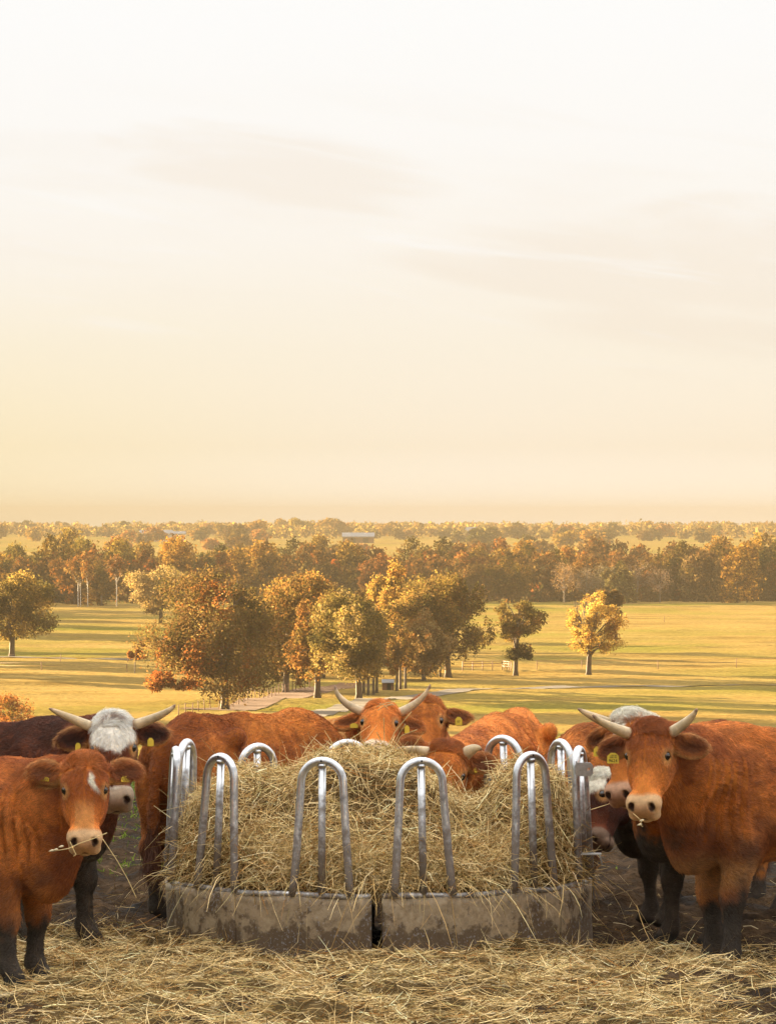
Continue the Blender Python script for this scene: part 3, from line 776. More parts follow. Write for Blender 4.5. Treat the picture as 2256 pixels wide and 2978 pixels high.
def hoop_mesh():
    m = MB(); p = []
    base, ra = 0.165, 0.118
    zc = ht - ra
    for k in np.linspace(0, 1, 9)[:-1]: p.append((-(base + (ra - base) * k ** 0.8), 0, zc * k))
    for k in np.linspace(180, 0, 17): p.append((ra * math.cos(math.radians(k)), 0, zc + ra * math.sin(math.radians(k))))
    for k in np.linspace(1, 0, 9)[1:]: p.append(((base + (ra - base) * k ** 0.8), 0, zc * k))
    m.tube(p, 0.0225, 12)
    return m.build('hoop', M_GALV, me_only=True)


def bar_mesh():
    m = MB(); m.tube([(0, 0, 0), (0, 0, 0.35), (0, 0, ht - 0.018)], 0.021, 10)
    m.tube([(0, -0.001, ht - 0.035), (0, -0.001, ht - 0.018)], [0.026, 0.023], 10)
    return m.build('upright_bar', M_GALV, me_only=True)


def hole_mesh():
    m = MB(); m.tube([(0, -0.0215, ht + 0.0), (0, -0.0235, ht + 0.0)], 0.0055, 8)
    return m.build('bolt_hole', M_DARK, me_only=True)


HM, BM_, OM = hoop_mesh(), bar_mesh(), hole_mesh()
for th, dz in [(-83, 0.0), (-49, 0.0), (-15.2, 0.0), (11.8, 0.0), (46, 0.012), (76, 0.01), (117, 0.0), (141, 0.0), (169, -0.08), (-171, -0.04), (-108, 0.01), (-143, -0.05)]:
    h = link(bpy.data.objects.new('hoop', HM), feeder)
    h.location = Vector(ring(th, RR - 0.012, SK + 0.005 + dz))
    h.rotation_euler = (Matrix.Rotation(math.radians(th), 3, 'Z') @ Matrix.Rotation(math.radians(-1.5 - random.uniform(0, 2)), 3, 'X') @ Matrix.Rotation(math.radians(random.uniform(-1, 1)), 3, 'Y')).to_euler()
    link(bpy.data.objects.new('upright_bar', BM_), h); link(bpy.data.objects.new('bolt_hole', OM), h)


def bracket(u0, u1, v0, v1, D):
    """two folded plates with a pin hole, as on the hinge of the ring"""
    a, b = P(u0, v1, D), P(u1, v0, D)
    w_, h_ = b.x - a.x, b.z - a.z
    cx, cz = (a.x + b.x) / 2, (a.z + b.z) / 2
    for dy in (-0.018, 0.018):
        m = MB(); n = 16; hc = np.array([w_ * 0.22, 0.0]); hr = 0.011
        V = []; 
        outer = []
        for k in range(n):
            an = 2 * math.pi * k / n; c_, s_ = math.cos(an), math.sin(an)
            q = max(abs(c_) / (w_ / 2), abs(s_) / (h_ / 2)); outer.append((c_ / q * 0.97, s_ / q * 0.97))
        inner = [(hc[0] + hr * math.cos(2 * math.pi * k / n), hc[1] + hr * math.sin(2 * math.pi * k / n)) for k in range(n)]
        for y in (-0.003, 0.003):
            V += [(x, y, z) for x, z in outer]; V += [(x, y, z) for x, z in inner]
        Q = []
        for k in range(n):
            k2 = (k + 1) % n
            Q += [[k, k2, n + k2, n + k], [2 * n + k2, 2 * n + k, 3 * n + k, 3 * n + k2], [k2, k, 2 * n + k, 2 * n + k2], [n + k, n + k2, 3 * n + k2, 3 * n + k]]
        m.add(np.array(V) + np.array([cx, D + dy, cz]) - RC, Q)
        m.build('bracket_plate', M_GALV, feeder, False)
    m = MB(); m.box(np.array([a.x + 0.012, D, cz]) - RC, (0.006, 0.075, h_ * 1.25)); m.build('bracket_plate', M_GALV, feeder, False)


bracket(1668, 1724, 2212, 2252, 29.55)
q = P(1690, 2510, 29.6); e = P(1752, 2478, 29.6)
m = MB(); m.box(np.array([(q.x + e.x) / 2 - 0.01, 29.6, e.z]) - RC, (e.x - q.x, 0.09, 0.006))
m.box(np.array([e.x - 0.012, 29.6, (q.z + e.z) / 2]) - RC, (0.006, 0.09, e.z - q.z), Matrix.Rotation(math.radians(-14), 3, 'Y')); m.build('bracket_plate', M_GALV, feeder, False)

# ---------------------------------------------------------------- hay
M_HAY = attr_mat('hay', 0.9, 0.03, translucent=0.0)
STRAW = np.array([(0.84, 0.63, 0.32), (0.68, 0.49, 0.225), (0.46, 0.30, 0.12), (0.22, 0.13, 0.045), (0.46, 0.22, 0.07), (0.42, 0.33, 0.13), (0.92, 0.74, 0.44)])
SW = np.array([0.25, 0.27, 0.19, 0.11, 0.05, 0.07, 0.06])


def strands(rng, p, d, length, width, sag=0.0, curl=0.25, bright=1.0, segs=3):
    """flat curved stalks starting at p in direction d"""
    n = len(p)
    d = d / (np.linalg.norm(d, axis=1)[:, None] + 1e-9)
    side = np.cross(d, rng.normal(size=(n, 3))); side /= np.linalg.norm(side, axis=1)[:, None] + 1e-9
    bend = np.cross(d, side) * rng.normal(0, curl, (n, 1)) + side * rng.normal(0, curl * 0.5, (n, 1))
    kink = rng.normal(0, curl * 0.35, (n, segs + 1, 3))
    t = np.linspace(0, 1, segs + 1)[None, :, None]
    L = length[:, None, None]
    q = p[:, None] + d[:, None] * t * L + bend[:, None] * (t ** 2) * L + kink * L * 0.25 * (t > 0) + np.array([0, 0, -1.0]) * (t ** 2) * L * np.broadcast_to(np.asarray(sag, float), (n,))[:, None, None]
    wv = width[:, None, None] * np.where(t > 0.99, 0.45, 1.0) * 0.5
    V = np.stack([q - side[:, None] * wv, q + side[:, None] * wv], 2).reshape(-1, 3)
    m = (segs + 1) * 2
    i = np.arange(n)[:, None] * m; j = np.arange(segs)[None] * 2
    Q = np.stack([i + j, i + j + 1, i + j + 3, i + j + 2], -1).reshape(-1, 4)
    k = STRAW[rng.choice(len(STRAW), n, p=SW / SW.sum())] * rng.uniform(0.75, 1.2, (n, 1)) * bright
    return V, Q, np.repeat(k, m, 0)


class Bunch:
    def __init__(s): s.V = []; s.Q = []; s.K = []; s.n = 0
    def add(s, V, Q, K): s.V.append(V); s.Q.append(Q + s.n); s.K.append(np.clip(K, 0, 1)); s.n += len(V)
    def build(s, name, mat): return mesh_np(name, np.concatenate(s.V), np.concatenate(s.Q), mat, None, np.concatenate(s.K), False)


TX = (np.array([480, 540, 600, 660, 740, 850, 890, 930, 1000, 1100, 1190, 1240, 1290, 1350, 1410, 1450, 1500, 1560, 1610, 1660, 1720]) - 1102) * 0.00195
TZ = np.array([0.56, 0.80, 0.86, 0.93, 0.94, 0.93, 0.97, 1.02, 1.03, 1.03, 1.00, 0.93, 0.84, 0.76, 0.77, 0.92, 1.00, 0.97, 0.94, 0.86, 0.56])


def pilez(x, y):
    """height of the hay inside the ring (x,y relative to its centre)"""
    r = np.hypot(x, y); e = np.clip(1.17 - r, 0, 2)
    T = np.interp(x, TX, TZ)
    front = sstep(-y, -0.2, 0.9)
    p = np.stack([x, y, 0 * x], -1).reshape(-1, 3)
    nz = (fbm(p * 4.0, 61, 3) - 0.5).reshape(x.shape)
    wid = 0.42 - 0.27 * sstep(np.abs(x), 0.55, 1.0) + 0.30 * front * (1 - 0.8 * sstep(np.abs(x), 0.5, 0.95)) + 0.25 * np.exp(-((x + 0.0) / 0.16) ** 2) * front + 0.16 * nz
    s = np.clip(e / wid, 0, 1) ** 0.62
    z = 0.36 + (T - 0.36) * s + nz * 0.16 * np.clip(e * 5, 0, 1)
    return z


hb = Bunch()
rng = np.random.default_rng(71)
rr = np.linspace(0, 1.165, 44); aa = np.linspace(0, 2 * np.pi, 160, endpoint=False)
gr, ga = np.meshgrid(rr, aa, indexing='ij')
gx, gy = gr * np.sin(ga), -gr * np.cos(ga)
gz = pilez(gx, gy) - 0.03
V = np.stack([gx, gy, gz], -1).reshape(-1, 3) + RC
i = np.arange(43)[:, None] * 160; j = np.arange(160)[None]; j2 = (j + 1) % 160
Q = np.stack([i + j, i + 160 + j, i + 160 + j2, i + j2], -1).reshape(-1, 4)
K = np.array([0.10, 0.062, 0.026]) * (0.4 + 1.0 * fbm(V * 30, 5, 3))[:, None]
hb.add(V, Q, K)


def pile_strands(n, lmin, lmax, wmin, wmax, lift, off, sel=None, sag=0.0, curl=0.3, bright=1.0):
    r = 1.17 * np.sqrt(rng.uniform(0, 1, n)); a = rng.uniform(0, 2 * np.pi, n)
    # keep most of them on the side and the rim that face the road and are steep
    edge = rng.uniform(0, 1, n) < 0.45
    r = np.where(edge, 1.17 - np.abs(rng.normal(0, 0.16, n)), r)
    a = np.where(edge, np.clip(rng.normal(0, 0.95, n), -2.2, 2.2), a)
    x, y = r * np.sin(a), -r * np.cos(a)
    h = 0.01
    z = pilez(x, y); zx = (pilez(x + h, y) - z) / h; zy = (pilez(x, y + h) - z) / h
    nrm = np.stack([-zx, -zy, np.ones(n)], -1); nrm /= np.linalg.norm(nrm, axis=1)[:, None]
    d = rng.normal(size=(n, 3)); d[:, 0] *= 1.25
    d -= nrm * (d * nrm).sum(1)[:, None]
    d /= np.linalg.norm(d, axis=1)[:, None] + 1e-9
    d = d + nrm * rng.normal(lift, 0.28, n)[:, None]
    L = lmin + (lmax - lmin) * rng.uniform(0, 1, n) ** 1.6
    p = np.stack([x, y, z], -1) + RC + nrm * rng.normal(off, 0.018, n)[:, None] - d * L[:, None] * 0.4
    return strands(rng, p, d, L, rng.uniform(wmin, wmax, n), sag, curl, bright)


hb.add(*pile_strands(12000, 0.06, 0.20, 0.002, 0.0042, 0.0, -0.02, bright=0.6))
hb.add(*pile_strands(19000, 0.06, 0.22, 0.0016, 0.0042, 0.14, 0.010, bright=1.15))
hb.add(*pile_strands(2600, 0.12, 0.36, 0.002, 0.0045, 0.45, 0.015, sag=0.25, curl=0.4, bright=1.12))
# tufts bulging out between the hoops and over the rim, some hanging down the skirt
n = 2000
a = rng.uniform(-1.25, 1.3, n); a = np.where(rng.uniform(0, 1, n) < 0.3, rng.normal(0.05, 0.16, n) + rng.choice([-0.26, 0.55, 1.05, -1.25], n, p=[.3, .3, .25, .15]), a)
d = np.stack([np.sin(a), -np.cos(a), 0 * a], -1); p = RC + d * rng.uniform(1.10, 1.20, n)[:, None]
p[:, 2] += SK + np.abs(rng.normal(0.05, 0.10, n))
dd = d * rng.uniform(0.1, 1.0, n)[:, None] + rng.normal(0, 0.8, (n, 3)); dd[:, 2] += 0.1
L = 0.06 + 0.15 * rng.uniform(0, 1, n) ** 2
hb.add(*strands(rng, p, dd, L, rng.uniform(0.002, 0.0042, n), rng.uniform(0.0, 0.5, n), 0.35))
n = 80
a = rng.uniform(-1.5, 1.5, n); d = np.stack([np.sin(a), -np.cos(a), 0 * a], -1)
p = RC + d * 1.195; p[:, 2] += SK + rng.uniform(0.01, 0.10, n)
dd = d * rng.uniform(0.25, 0.7, n)[:, None] + np.stack([rng.normal(0, 0.5, n), 0 * a, rng.uniform(-0.1, 0.5, n)], -1)
hb.add(*strands(rng, p, dd, rng.uniform(0.14, 0.42, n), rng.uniform(0.0025, 0.0045, n), rng.uniform(0.7, 1.25, n), 0.18, 1.15, 5))
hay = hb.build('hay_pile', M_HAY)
tag(hay, 'heap of golden hay filling the ring feeder and spilling between the hoops', 'hay', kind='stuff')


def litterd(x, y):
    """how thickly hay lies on the ground"""
    p = np.stack([x, y, 0 * x], -1).reshape(-1, 3)
    nz = (fbm(p * 1.6, 83, 3) - 0.5).reshape(x.shape)
    xc = x + 0.05
    back = 29.75 - 0.1 * np.abs(xc) + 0.75 * nz + 0.9 * sstep(-xc, 0.9, 1.6) * sstep(-xc, -2.4, -1.6)
    c = sstep(back - y, -0.3, 0.5)
    right = sstep(xc, 1.5, 2.2); near = sstep(-(y - 27.2), -0.2, 1.6)
    c = c * (1 - 0.62 * right) * (1 - 0.75 * sstep(np.abs(xc) + 0.5 * nz, 1.35, 2.0) * near)
    return np.clip(c + 1.5 * nz * c, 0.02, 1)


def litterz(x, y):
    xc, yc = x - RC[0], y - RC[1]
    r = np.hypot(xc, yc)
    p = np.stack([x, y, 0 * x], -1).reshape(-1, 3)
    nz = (fbm(p * 2.6, 87, 4) - 0.4).reshape(x.shape)
    heap = np.exp(-((r - 1.25) / 0.16) ** 2) * (0.0 + 0.10 * np.exp(-((xc - 0.75) / 0.3) ** 2) + 0.05 * np.exp(-((xc + 0.9) / 0.3) ** 2) - 0.05 * np.exp(-((xc + 0.55) / 0.12) ** 2) + 0.04 * np.exp(-((xc + 0.2) / 0.2) ** 2)) * (yc < 0.4)
    return yardz(x, y) * 0.7 + litterd(x, y) * (0.012 + 0.17 * np.clip(nz, 0, 1) * (0.25 + 0.75 * sstep(r, 1.22, 1.6))) + heap * 0.8


lb = Bunch()
gx, gy = np.meshgrid(np.arange(-2.9, 2.91, 0.048), np.arange(23.8, 31.0, 0.048))
dn = litterd(gx, gy)
gz = np.where(dn > 0.3, litterz(gx, gy) - 0.006, yardz(gx, gy) - 0.06)
V = np.stack([gx, gy, gz], -1).reshape(-1, 3)
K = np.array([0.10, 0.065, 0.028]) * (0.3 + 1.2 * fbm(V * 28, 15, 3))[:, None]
nx = gx.shape[1]; ny = gx.shape[0]
i = np.arange(ny - 1)[:, None] * nx; j = np.arange(nx - 1)[None]
Q = np.stack([i + j, i + j + 1, i + nx + j + 1, i + nx + j], -1).reshape(-1, 4)
lb.add(V, Q, K)
rng = np.random.default_rng(73)


def lay(n, lmin, lmax, wmin, wmax, lift, off, sag=0.0, curl=0.3, bright=1.0, y0=24.0, y1=31.0):
    x = rng.uniform(-2.9, 2.9, n); y = rng.uniform(y0, y1, n)
    k = rng.uniform(0, 1, n) < litterd(x, y)
    k &= (np.hypot(x - RC[0], y - RC[1]) > 1.2)
    x, y = x[k], y[k]; n = len(x)
    z = litterz(x, y) + off
    d = rng.normal(size=(n, 3)); d[:, 2] = rng.normal(lift, 0.16, n); d[:, 0] *= 1.4
    d /= np.linalg.norm(d[:, :2], axis=1)[:, None] + 1e-9
    L = lmin + (lmax - lmin) * rng.uniform(0, 1, n) ** 1.7
    p = np.stack([x, y, z], -1) - d * L[:, None] * 0.4
    return strands(rng, p, d, L, rng.uniform(wmin, wmax, n), sag, curl, bright)


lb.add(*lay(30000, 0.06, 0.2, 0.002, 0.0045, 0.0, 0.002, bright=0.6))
lb.add(*lay(42000, 0.05, 0.24, 0.0016, 0.0042, 0.10, 0.016, bright=1.15))
lb.add(*lay(4200, 0.12, 0.36, 0.002, 0.0045, 0.35, 0.012, 0.3, 0.4, 1.12))
# stray stalks trodden into the mud
n = 2600
x = rng.uniform(-3, 3, n); y = 28 + 12 * rng.uniform(0, 1, n) ** 1.4
z = yardz(x, y) + 0.012
d = rng.normal(size=(n, 3)); d[:, 2] *= 0.15
lb.add(*strands(rng, np.stack([x, y, z], -1), d, rng.uniform(0.05, 0.2, n), rng.uniform(0.002, 0.004, n), 0.1, 0.3, 0.7))
lit = lb.build('hay_litter', M_HAY)
tag(lit, 'trodden litter of golden hay stalks covering the ground before the feeder', 'hay', kind='stuff')

# tufts of grass in the mud behind the left cows
gb = Bunch()
n = 34000
x = rng.uniform(-4.5, 4.5, n); y = rng.uniform(36, 52, n)
k = fbm(np.stack([x * 1.5, y * 0.9, 0 * x], -1), 44, 3) > rng.uniform(0.46, 0.60, n) - 0.012 * (y - 40)
x, y = x[k], y[k]; n = len(x)
d = rng.normal(0, 0.45, (n, 3)); d[:, 2] = 1
V, Q, K = strands(rng, np.stack([x, y, yardz(x, y) - 0.01], -1), d, rng.uniform(0.03, 0.08, n), rng.uniform(0.005, 0.011, n), 0.3, 0.3)
K = np.repeat(np.array([(0.16, 0.22, 0.03), (0.22, 0.28, 0.05), (0.10, 0.15, 0.02)])[rng.integers(0, 3, n)] * rng.uniform(0.8, 1.3, (n, 1)), len(V) // n, 0)
gb.add(V, Q, K)
M_GRASS = attr_mat('grass_blade', translucent=0.35)
tag(gb.build('grass', M_GRASS), 'short green grass growing through the mud behind the left cows', 'grass', kind='stuff')

# ---------------------------------------------------------------- cattle
class Body:
    """signed distance field on a box grid that is finer round the head"""
    def __init__(s, lo, hi, hlo, hhi, fine, coarse):
        ax = []
        for k in range(3):
            a, b = max(lo[k], hlo[k]), min(hi[k], hhi[k])
            x = [np.arange(lo[k], a, coarse), np.arange(a, b, fine), np.arange(b, hi[k] + coarse, coarse)]
            ax.append(np.concatenate([q for q in x if len(q)]).astype(np.float32))
        s.ax = ax; s.D = np.full([len(a) for a in ax], 0.3, np.float32)
    def sl(s, lo, hi):
        r = []
        for k in range(3):
            i0 = max(0, np.searchsorted(s.ax[k], lo[k]) - 1); i1 = min(len(s.ax[k]), np.searchsorted(s.ax[k], hi[k]) + 1)
            if i1 - i0 < 2: return None
            r.append(slice(i0, i1))
        return tuple(r)
    def grid(s, sl):
        return [a[q].reshape([-1 if i == k else 1 for i in range(3)]) for k, (a, q) in enumerate(zip(s.ax, sl))]
    def put(s, lo, hi, fn, k, sub=False):
        m = k + 0.05
        sl = s.sl(np.asarray(lo) - m, np.asarray(hi) + m)
        if sl is None: return
        d = fn(*s.grid(sl)); o = s.D[sl]
        if sub:
            d = -d; h = np.clip(0.5 + 0.5 * (d - o) / k, 0, 1); s.D[sl] = o + (d - o) * h + k * h * (1 - h)
        else:
            h = np.clip(0.5 + 0.5 * (d - o) / k, 0, 1); s.D[sl] = d + (o - d) * h - k * h * (1 - h)
    def cone(s, a, b, ra, rb, k=0.04, sub=False):
        a = np.asarray(a, float); b = np.asarray(b, float); ab = b - a; L2 = max(ab.dot(ab), 1e-9)
        def fn(x, y, z):
            px, py, pz = x - a[0], y - a[1], z - a[2]
            t = np.clip((px * ab[0] + py * ab[1] + pz * ab[2]) / L2, 0, 1)
            return np.sqrt((px - t * ab[0]) ** 2 + (py - t * ab[1]) ** 2 + (pz - t * ab[2]) ** 2) - (ra + (rb - ra) * t)
        r = max(ra, rb); s.put(np.minimum(a, b) - r, np.maximum(a, b) + r, fn, k, sub)
    def ell(s, c, r, R=None, k=0.04, sub=False):
        """R: rows are the axes of the ellipsoid"""
        c = np.asarray(c, float); r = np.asarray(r, float); R = np.eye(3) if R is None else np.asarray(R)
        def fn(x, y, z):
            p = (x - c[0], y - c[1], z - c[2])
            q = [(R[i][0] * p[0] + R[i][1] * p[1] + R[i][2] * p[2]) for i in range(3)]
            k0 = np.sqrt(sum((q[i] / r[i]) ** 2 for i in range(3))); k1 = np.sqrt(sum((q[i] / r[i] ** 2) ** 2 for i in range(3)))
            return k0 * (k0 - 1) / np.maximum(k1, 1e-6)
        e = np.sqrt(((R * r[:, None]) ** 2).sum(0)); s.put(c - e, c + e, fn, k, sub)
    def mesh(s):
        D = s.D; ins = D < 0
        sm = np.zeros([n - 1 for n in D.shape], np.int8)
        off = [(a, b, c) for a in (0, 1) for b in (0, 1) for c in (0, 1)]
        view = lambda A, o: A[o[0]:A.shape[0] - 1 + o[0], o[1]:A.shape[1] - 1 + o[1], o[2]:A.shape[2] - 1 + o[2]]
        for o in off: sm += view(ins, o)
        act = (sm > 0) & (sm < 8)
        idx = np.argwhere(act); vid = np.full(act.shape, -1, np.int32); vid[act] = np.arange(len(idx))
        vals = np.stack([D[idx[:, 0] + o[0], idx[:, 1] + o[1], idx[:, 2] + o[2]] for o in off], 1)
        acc = np.zeros((len(idx), 3)); cnt = np.zeros(len(idx))
        for a in range(8):
            for b in range(a + 1, 8):
                df = [off[b][q] - off[a][q] for q in range(3)]
                if sum(abs(q) for q in df) != 1: continue
                va, vb = vals[:, a], vals[:, b]; cr = (va < 0) != (vb < 0)
                t = np.where(cr, va / np.where(cr, va - vb, 1), 0)[:, None]
                acc += np.where(cr[:, None], np.array(off[a]) + t * np.array(df), 0); cnt += cr
        f = acc / cnt[:, None]
        V = np.stack([s.ax[q][idx[:, q]] + (s.ax[q][idx[:, q] + 1] - s.ax[q][idx[:, q]]) * f[:, q] for q in range(3)], 1)
        Fs = []
        for ax in range(3):
            u, v = (ax + 1) % 3, (ax + 2) % 3
            n = list(D.shape)
            s0 = [slice(None)] * 3; s1 = [slice(None)] * 3
            s0[ax] = slice(0, n[ax] - 1); s1[ax] = slice(1, n[ax])
            for q in (u, v): s0[q] = s1[q] = slice(1, n[q] - 1)
            A, B = ins[tuple(s0)], ins[tuple(s1)]
            e = np.argwhere(A != B); fl = A[tuple(e.T)]
            e[:, u] += 1; e[:, v] += 1
            def cell(du, dv):
                c = e.copy(); c[:, u] -= du; c[:, v] -= dv; return vid[tuple(c.T)]
            q = np.stack([cell(1, 1), cell(0, 1), cell(0, 0), cell(1, 0)], 1)
            q = np.where(fl[:, None], q, q[:, ::-1]); Fs.append(q)
        return V, np.concatenate(Fs)


def vnormals(V, Q):
    n = np.cross(V[Q[:, 2]] - V[Q[:, 0]], V[Q[:, 3]] - V[Q[:, 1]])
    N = np.zeros_like(V)
    for k in range(4): np.add.at(N, Q[:, k], n)
    return N / (np.linalg.norm(N, axis=1)[:, None] + 1e-12)


M_COAT = attr_mat('cow_coat', 0.8, 0.12, 0.2, 40, 0.3, 120)
def mat_fur():
    m, t, out = new_mat('cow_hair')
    a = t.n('ShaderNodeAttribute', attribute_name='col').outputs['Color']
    d = t.n('ShaderNodeBsdfDiffuse', {'Color': a}); g = t.n('ShaderNodeBsdfGlossy', {'Color': t.mix(0.6, a, (1, 1, 1, 1)), 'Roughness': 0.5})
    mx = t.n('ShaderNodeMixShader', {0: 0.06, 1: d.outputs[0], 2: g.outputs[0]}); t.set(out, 0, mx.outputs[0])
    return m
M_FUR = mat_fur()
M_HORN = attr_mat('horn', 0.45, 0.3, 0.38, 16, 0.4, 60)
M_EYE = flat_mat('dark_eye', (0.012, 0.007, 0.005), 0.06, 0.8, 0, 0.1)
M_TAG = flat_mat('yellow_tag', (0.70, 0.50, 0.045), 0.45, 0.4, 0, 0.06)
M_INK = flat_mat('black_print', (0.02, 0.018, 0.015), 0.6, 0.2, 0, 0.1)

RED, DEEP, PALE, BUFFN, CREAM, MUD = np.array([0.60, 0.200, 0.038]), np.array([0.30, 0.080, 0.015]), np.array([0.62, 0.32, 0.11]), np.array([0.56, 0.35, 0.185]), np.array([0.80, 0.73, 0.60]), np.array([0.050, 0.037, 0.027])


def make_cow(label, origin, fwd, s, poll, muz, D, yaw, hs=1.0, coat=(RED, DEEP), paint=None, horns=(), tags=(), fine=0.0085, coarse=0.024,
             fur=20000, headfur=9000, ear=(0.12, 0.12), nosecol=BUFFN, mud_shade_line=0.36, wither=0.0, seed=1, legs=True, roll_mud=0.0, head_off=None, back_light=0.0):
    f2 = np.array(fwd, float); f2 /= np.linalg.norm(f2)
    R = np.array([[f2[0], f2[1], 0], [-f2[1], f2[0], 0], [0, 0, 1.0]])          # world -> body axes
    O = np.array([origin[0], origin[1], 0.0])
    toB = lambda p: R @ (np.array(p, float) - O)
    # the head
    hp = np.array(P(*poll, D)); L = 0.475 * hs
    dx = (muz[0] - poll[0]) * D / F; dz = -(muz[1] - poll[1]) * D / F
    dy = -math.sqrt(max(L * L - dx * dx - dz * dz, 0.0004))
    A = np.array([dx, dy, dz]); A /= np.linalg.norm(A)
    ya = math.radians(yaw); N = np.array([math.sin(ya), -math.cos(ya), 0.0])
    N -= A * N.dot(A); N /= np.linalg.norm(N); Lt = np.cross(N, A)
    H0 = toB(hp); HR = np.stack([R @ A, R @ N, R @ Lt])                         # rows: axes of the head in body space
    hd = lambda a, n, l: H0 + hs * (a * HR[0] + n * HR[1] + l * HR[2])
    e = np.array([hd(a, n, l) for a in (-0.08, 0.52) for n in (-0.25, 0.06) for l in (-0.33, 0.33)])
    lo = np.minimum([-1.15 * s, -0.42 * s, -0.03], e.min(0) - 0.03); hi = np.maximum([0.95 * s, 0.42 * s, 1.38 * s], e.max(0) + 0.03)
    B = Body(lo, hi, e.min(0), e.max(0), fine, coarse)
    b = lambda x, y, z: np.array([x, y, z]) * s
    gz = float(yardz(np.array([O[0]]), np.array([O[1]]))[0])
    wz = wither
    # trunk
    B.ell(b(-0.04, 0, 0.845), b(0.68, 0.275, 0.315), k=0.06)
    B.ell(b(0.42, 0, 0.865), b(0.38, 0.235, 0.355), k=0.08)
    B.ell(b(-0.55, 0, 0.955), b(0.40, 0.245, 0.285), k=0.05)
    B.cone(b(0.46, 0, 1.16 + wz), b(-0.1, 0, 1.14), 0.10 * s, 0.11 * s, 0.12)
    B.cone(b(-0.1, 0, 1.14), b(-0.62, 0, 1.18), 0.11 * s, 0.09 * s, 0.10)
    B.cone(b(-0.62, 0, 1.18), b(-0.90, 0, 1.13), 0.085 * s, 0.05 * s, 0.06)
    for y in (-1, 1):
        B.ell(b(-0.46, 0.235 * y, 1.135), b(0.075, 0.05, 0.06), k=0.05)                # hook bones
        B.ell(b(-0.87, 0.10 * y, 1.06), b(0.05, 0.045, 0.06), k=0.07)
        B.ell(b(0.47, 0.185 * y, 0.84), b(0.15, 0.075, 0.31), k=0.05)
        B.ell(b(0.60, 0.165 * y, 0.72), b(0.09, 0.06, 0.10), k=0.05)                   # shoulder
        B.ell(b(-0.66, 0.17 * y, 0.80), b(0.25, 0.125, 0.34), k=0.08)                  # thigh
    B.ell(b(0.70, 0, 0.70), b(0.16, 0.13, 0.20), k=0.10)                               # brisket
    if legs:
        for i, y in enumerate((-1, 1)):
            sh = 0.05 * (1 if i else -1) * (1 if seed % 2 else -1)
            kx = 0.52 + sh
            B.cone(b(0.50 + sh * 0.4, 0.185 * y, 0.66), b(kx, 0.175 * y, 0.40), 0.108 * s, 0.064 * s, 0.07)
            B.ell(b(kx + 0.01, 0.175 * y, 0.375), b(0.060, 0.058, 0.078), k=0.04)
            B.cone(b(kx, 0.175 * y, 0.37), b(kx - 0.005 + sh * 0.3, 0.172 * y, 0.13), 0.047 * s, 0.042 * s, 0.03)
            B.ell(b(kx + sh * 0.3, 0.172 * y, 0.115), b(0.053, 0.049, 0.052), k=0.03)
            B.cone(b(kx + sh * 0.3, 0.172 * y, 0.10), b(kx + 0.05 + sh * 0.3, 0.172 * y, 0.045), 0.05 * s, 0.058 * s, 0.025)
            for t_ in (-0.027, 0.027): B.cone(b(kx + 0.03 + sh * 0.3, 0.172 * y + t_, 0.025), b(kx + 0.085 + sh * 0.3, 0.172 * y + t_ * 1.15, 0.016), 0.036 * s, 0.026 * s, 0.006)
            hk = -0.84 - sh
            B.cone(b(-0.60, 0.19 * y, 0.78), b(-0.70 - sh * 0.5, 0.185 * y, 0.60), 0.15 * s, 0.095 * s, 0.08)
            B.cone(b(-0.70 - sh * 0.5, 0.185 * y, 0.60), b(hk, 0.175 * y, 0.45), 0.092 * s, 0.060 * s, 0.06)
            B.ell(b(hk - 0.025, 0.175 * y, 0.455), b(0.05, 0.05, 0.075), k=0.03)
            B.cone(b(hk, 0.175 * y, 0.43), b(hk + 0.05, 0.172 * y, 0.13), 0.048 * s, 0.040 * s, 0.03)
            B.ell(b(hk + 0.05, 0.172 * y, 0.115), b(0.055, 0.052, 0.052), k=0.03)
            B.cone(b(hk + 0.06, 0.172 * y, 0.09), b(hk + 0.10, 0.172 * y, 0.04), 0.048 * s, 0.056 * s, 0.025)
            for t_ in (-0.027, 0.027): B.cone(b(hk + 0.08, 0.172 * y + t_, 0.025), b(hk + 0.135, 0.172 * y + t_ * 1.15, 0.016), 0.036 * s, 0.026 * s, 0.006)
    B.cone(b(-0.90, 0, 1.12), b(-0.965, 0, 0.95), 0.045 * s, 0.032 * s, 0.04)
    B.cone(b(-0.965, 0, 0.95), b(-0.97, 0.02, 0.55), 0.03 * s, 0.02 * s, 0.02)
    # neck
    nk = b(0.52, 0, 0.98); back = hd(0.07, -0.19, 0)
    mid = (nk + back) / 2 + np.array([0.02, 0, -0.02])
    B.cone(nk, mid, 0.25 * s, 0.175 * hs, 0.10); B.cone(mid, back, 0.175 * hs, 0.115 * hs, 0.08)
    B.cone(b(0.42, 0, 1.15 + wz), hd(0.03, -0.15, 0), 0.11 * s, 0.075 * hs, 0.10)
    th = hd(0.20, -0.25, 0); br = b(0.74, 0, 0.72)
    B.cone(th, br, 0.06 * hs, 0.13 * s, 0.10)
    B.cone((th * 0.6 + br * 0.4) - [0, 0, 0.05], b(0.75, 0, 0.58), 0.030, 0.060 * s, 0.07)   # dewlap
    # head
    E = lambda a, n, l, r, k=0.03, sub=False, rot=None: B.ell(hd(a, n, l), np.array(r) * hs, HR if rot is None else rot, k * hs, sub)
    K = lambda p, q, ra, rb, k=0.03, sub=False: B.cone(hd(*p), hd(*q), ra * hs, rb * hs, k * hs, sub)
    E(0.125, -0.105, 0, (0.150, 0.112, 0.108), 0.05)
    E(0.085, -0.045, 0, (0.110, 0.052, 0.104), 0.05)
    E(0.005, -0.085, 0, (0.045, 0.075, 0.080), 0.05)
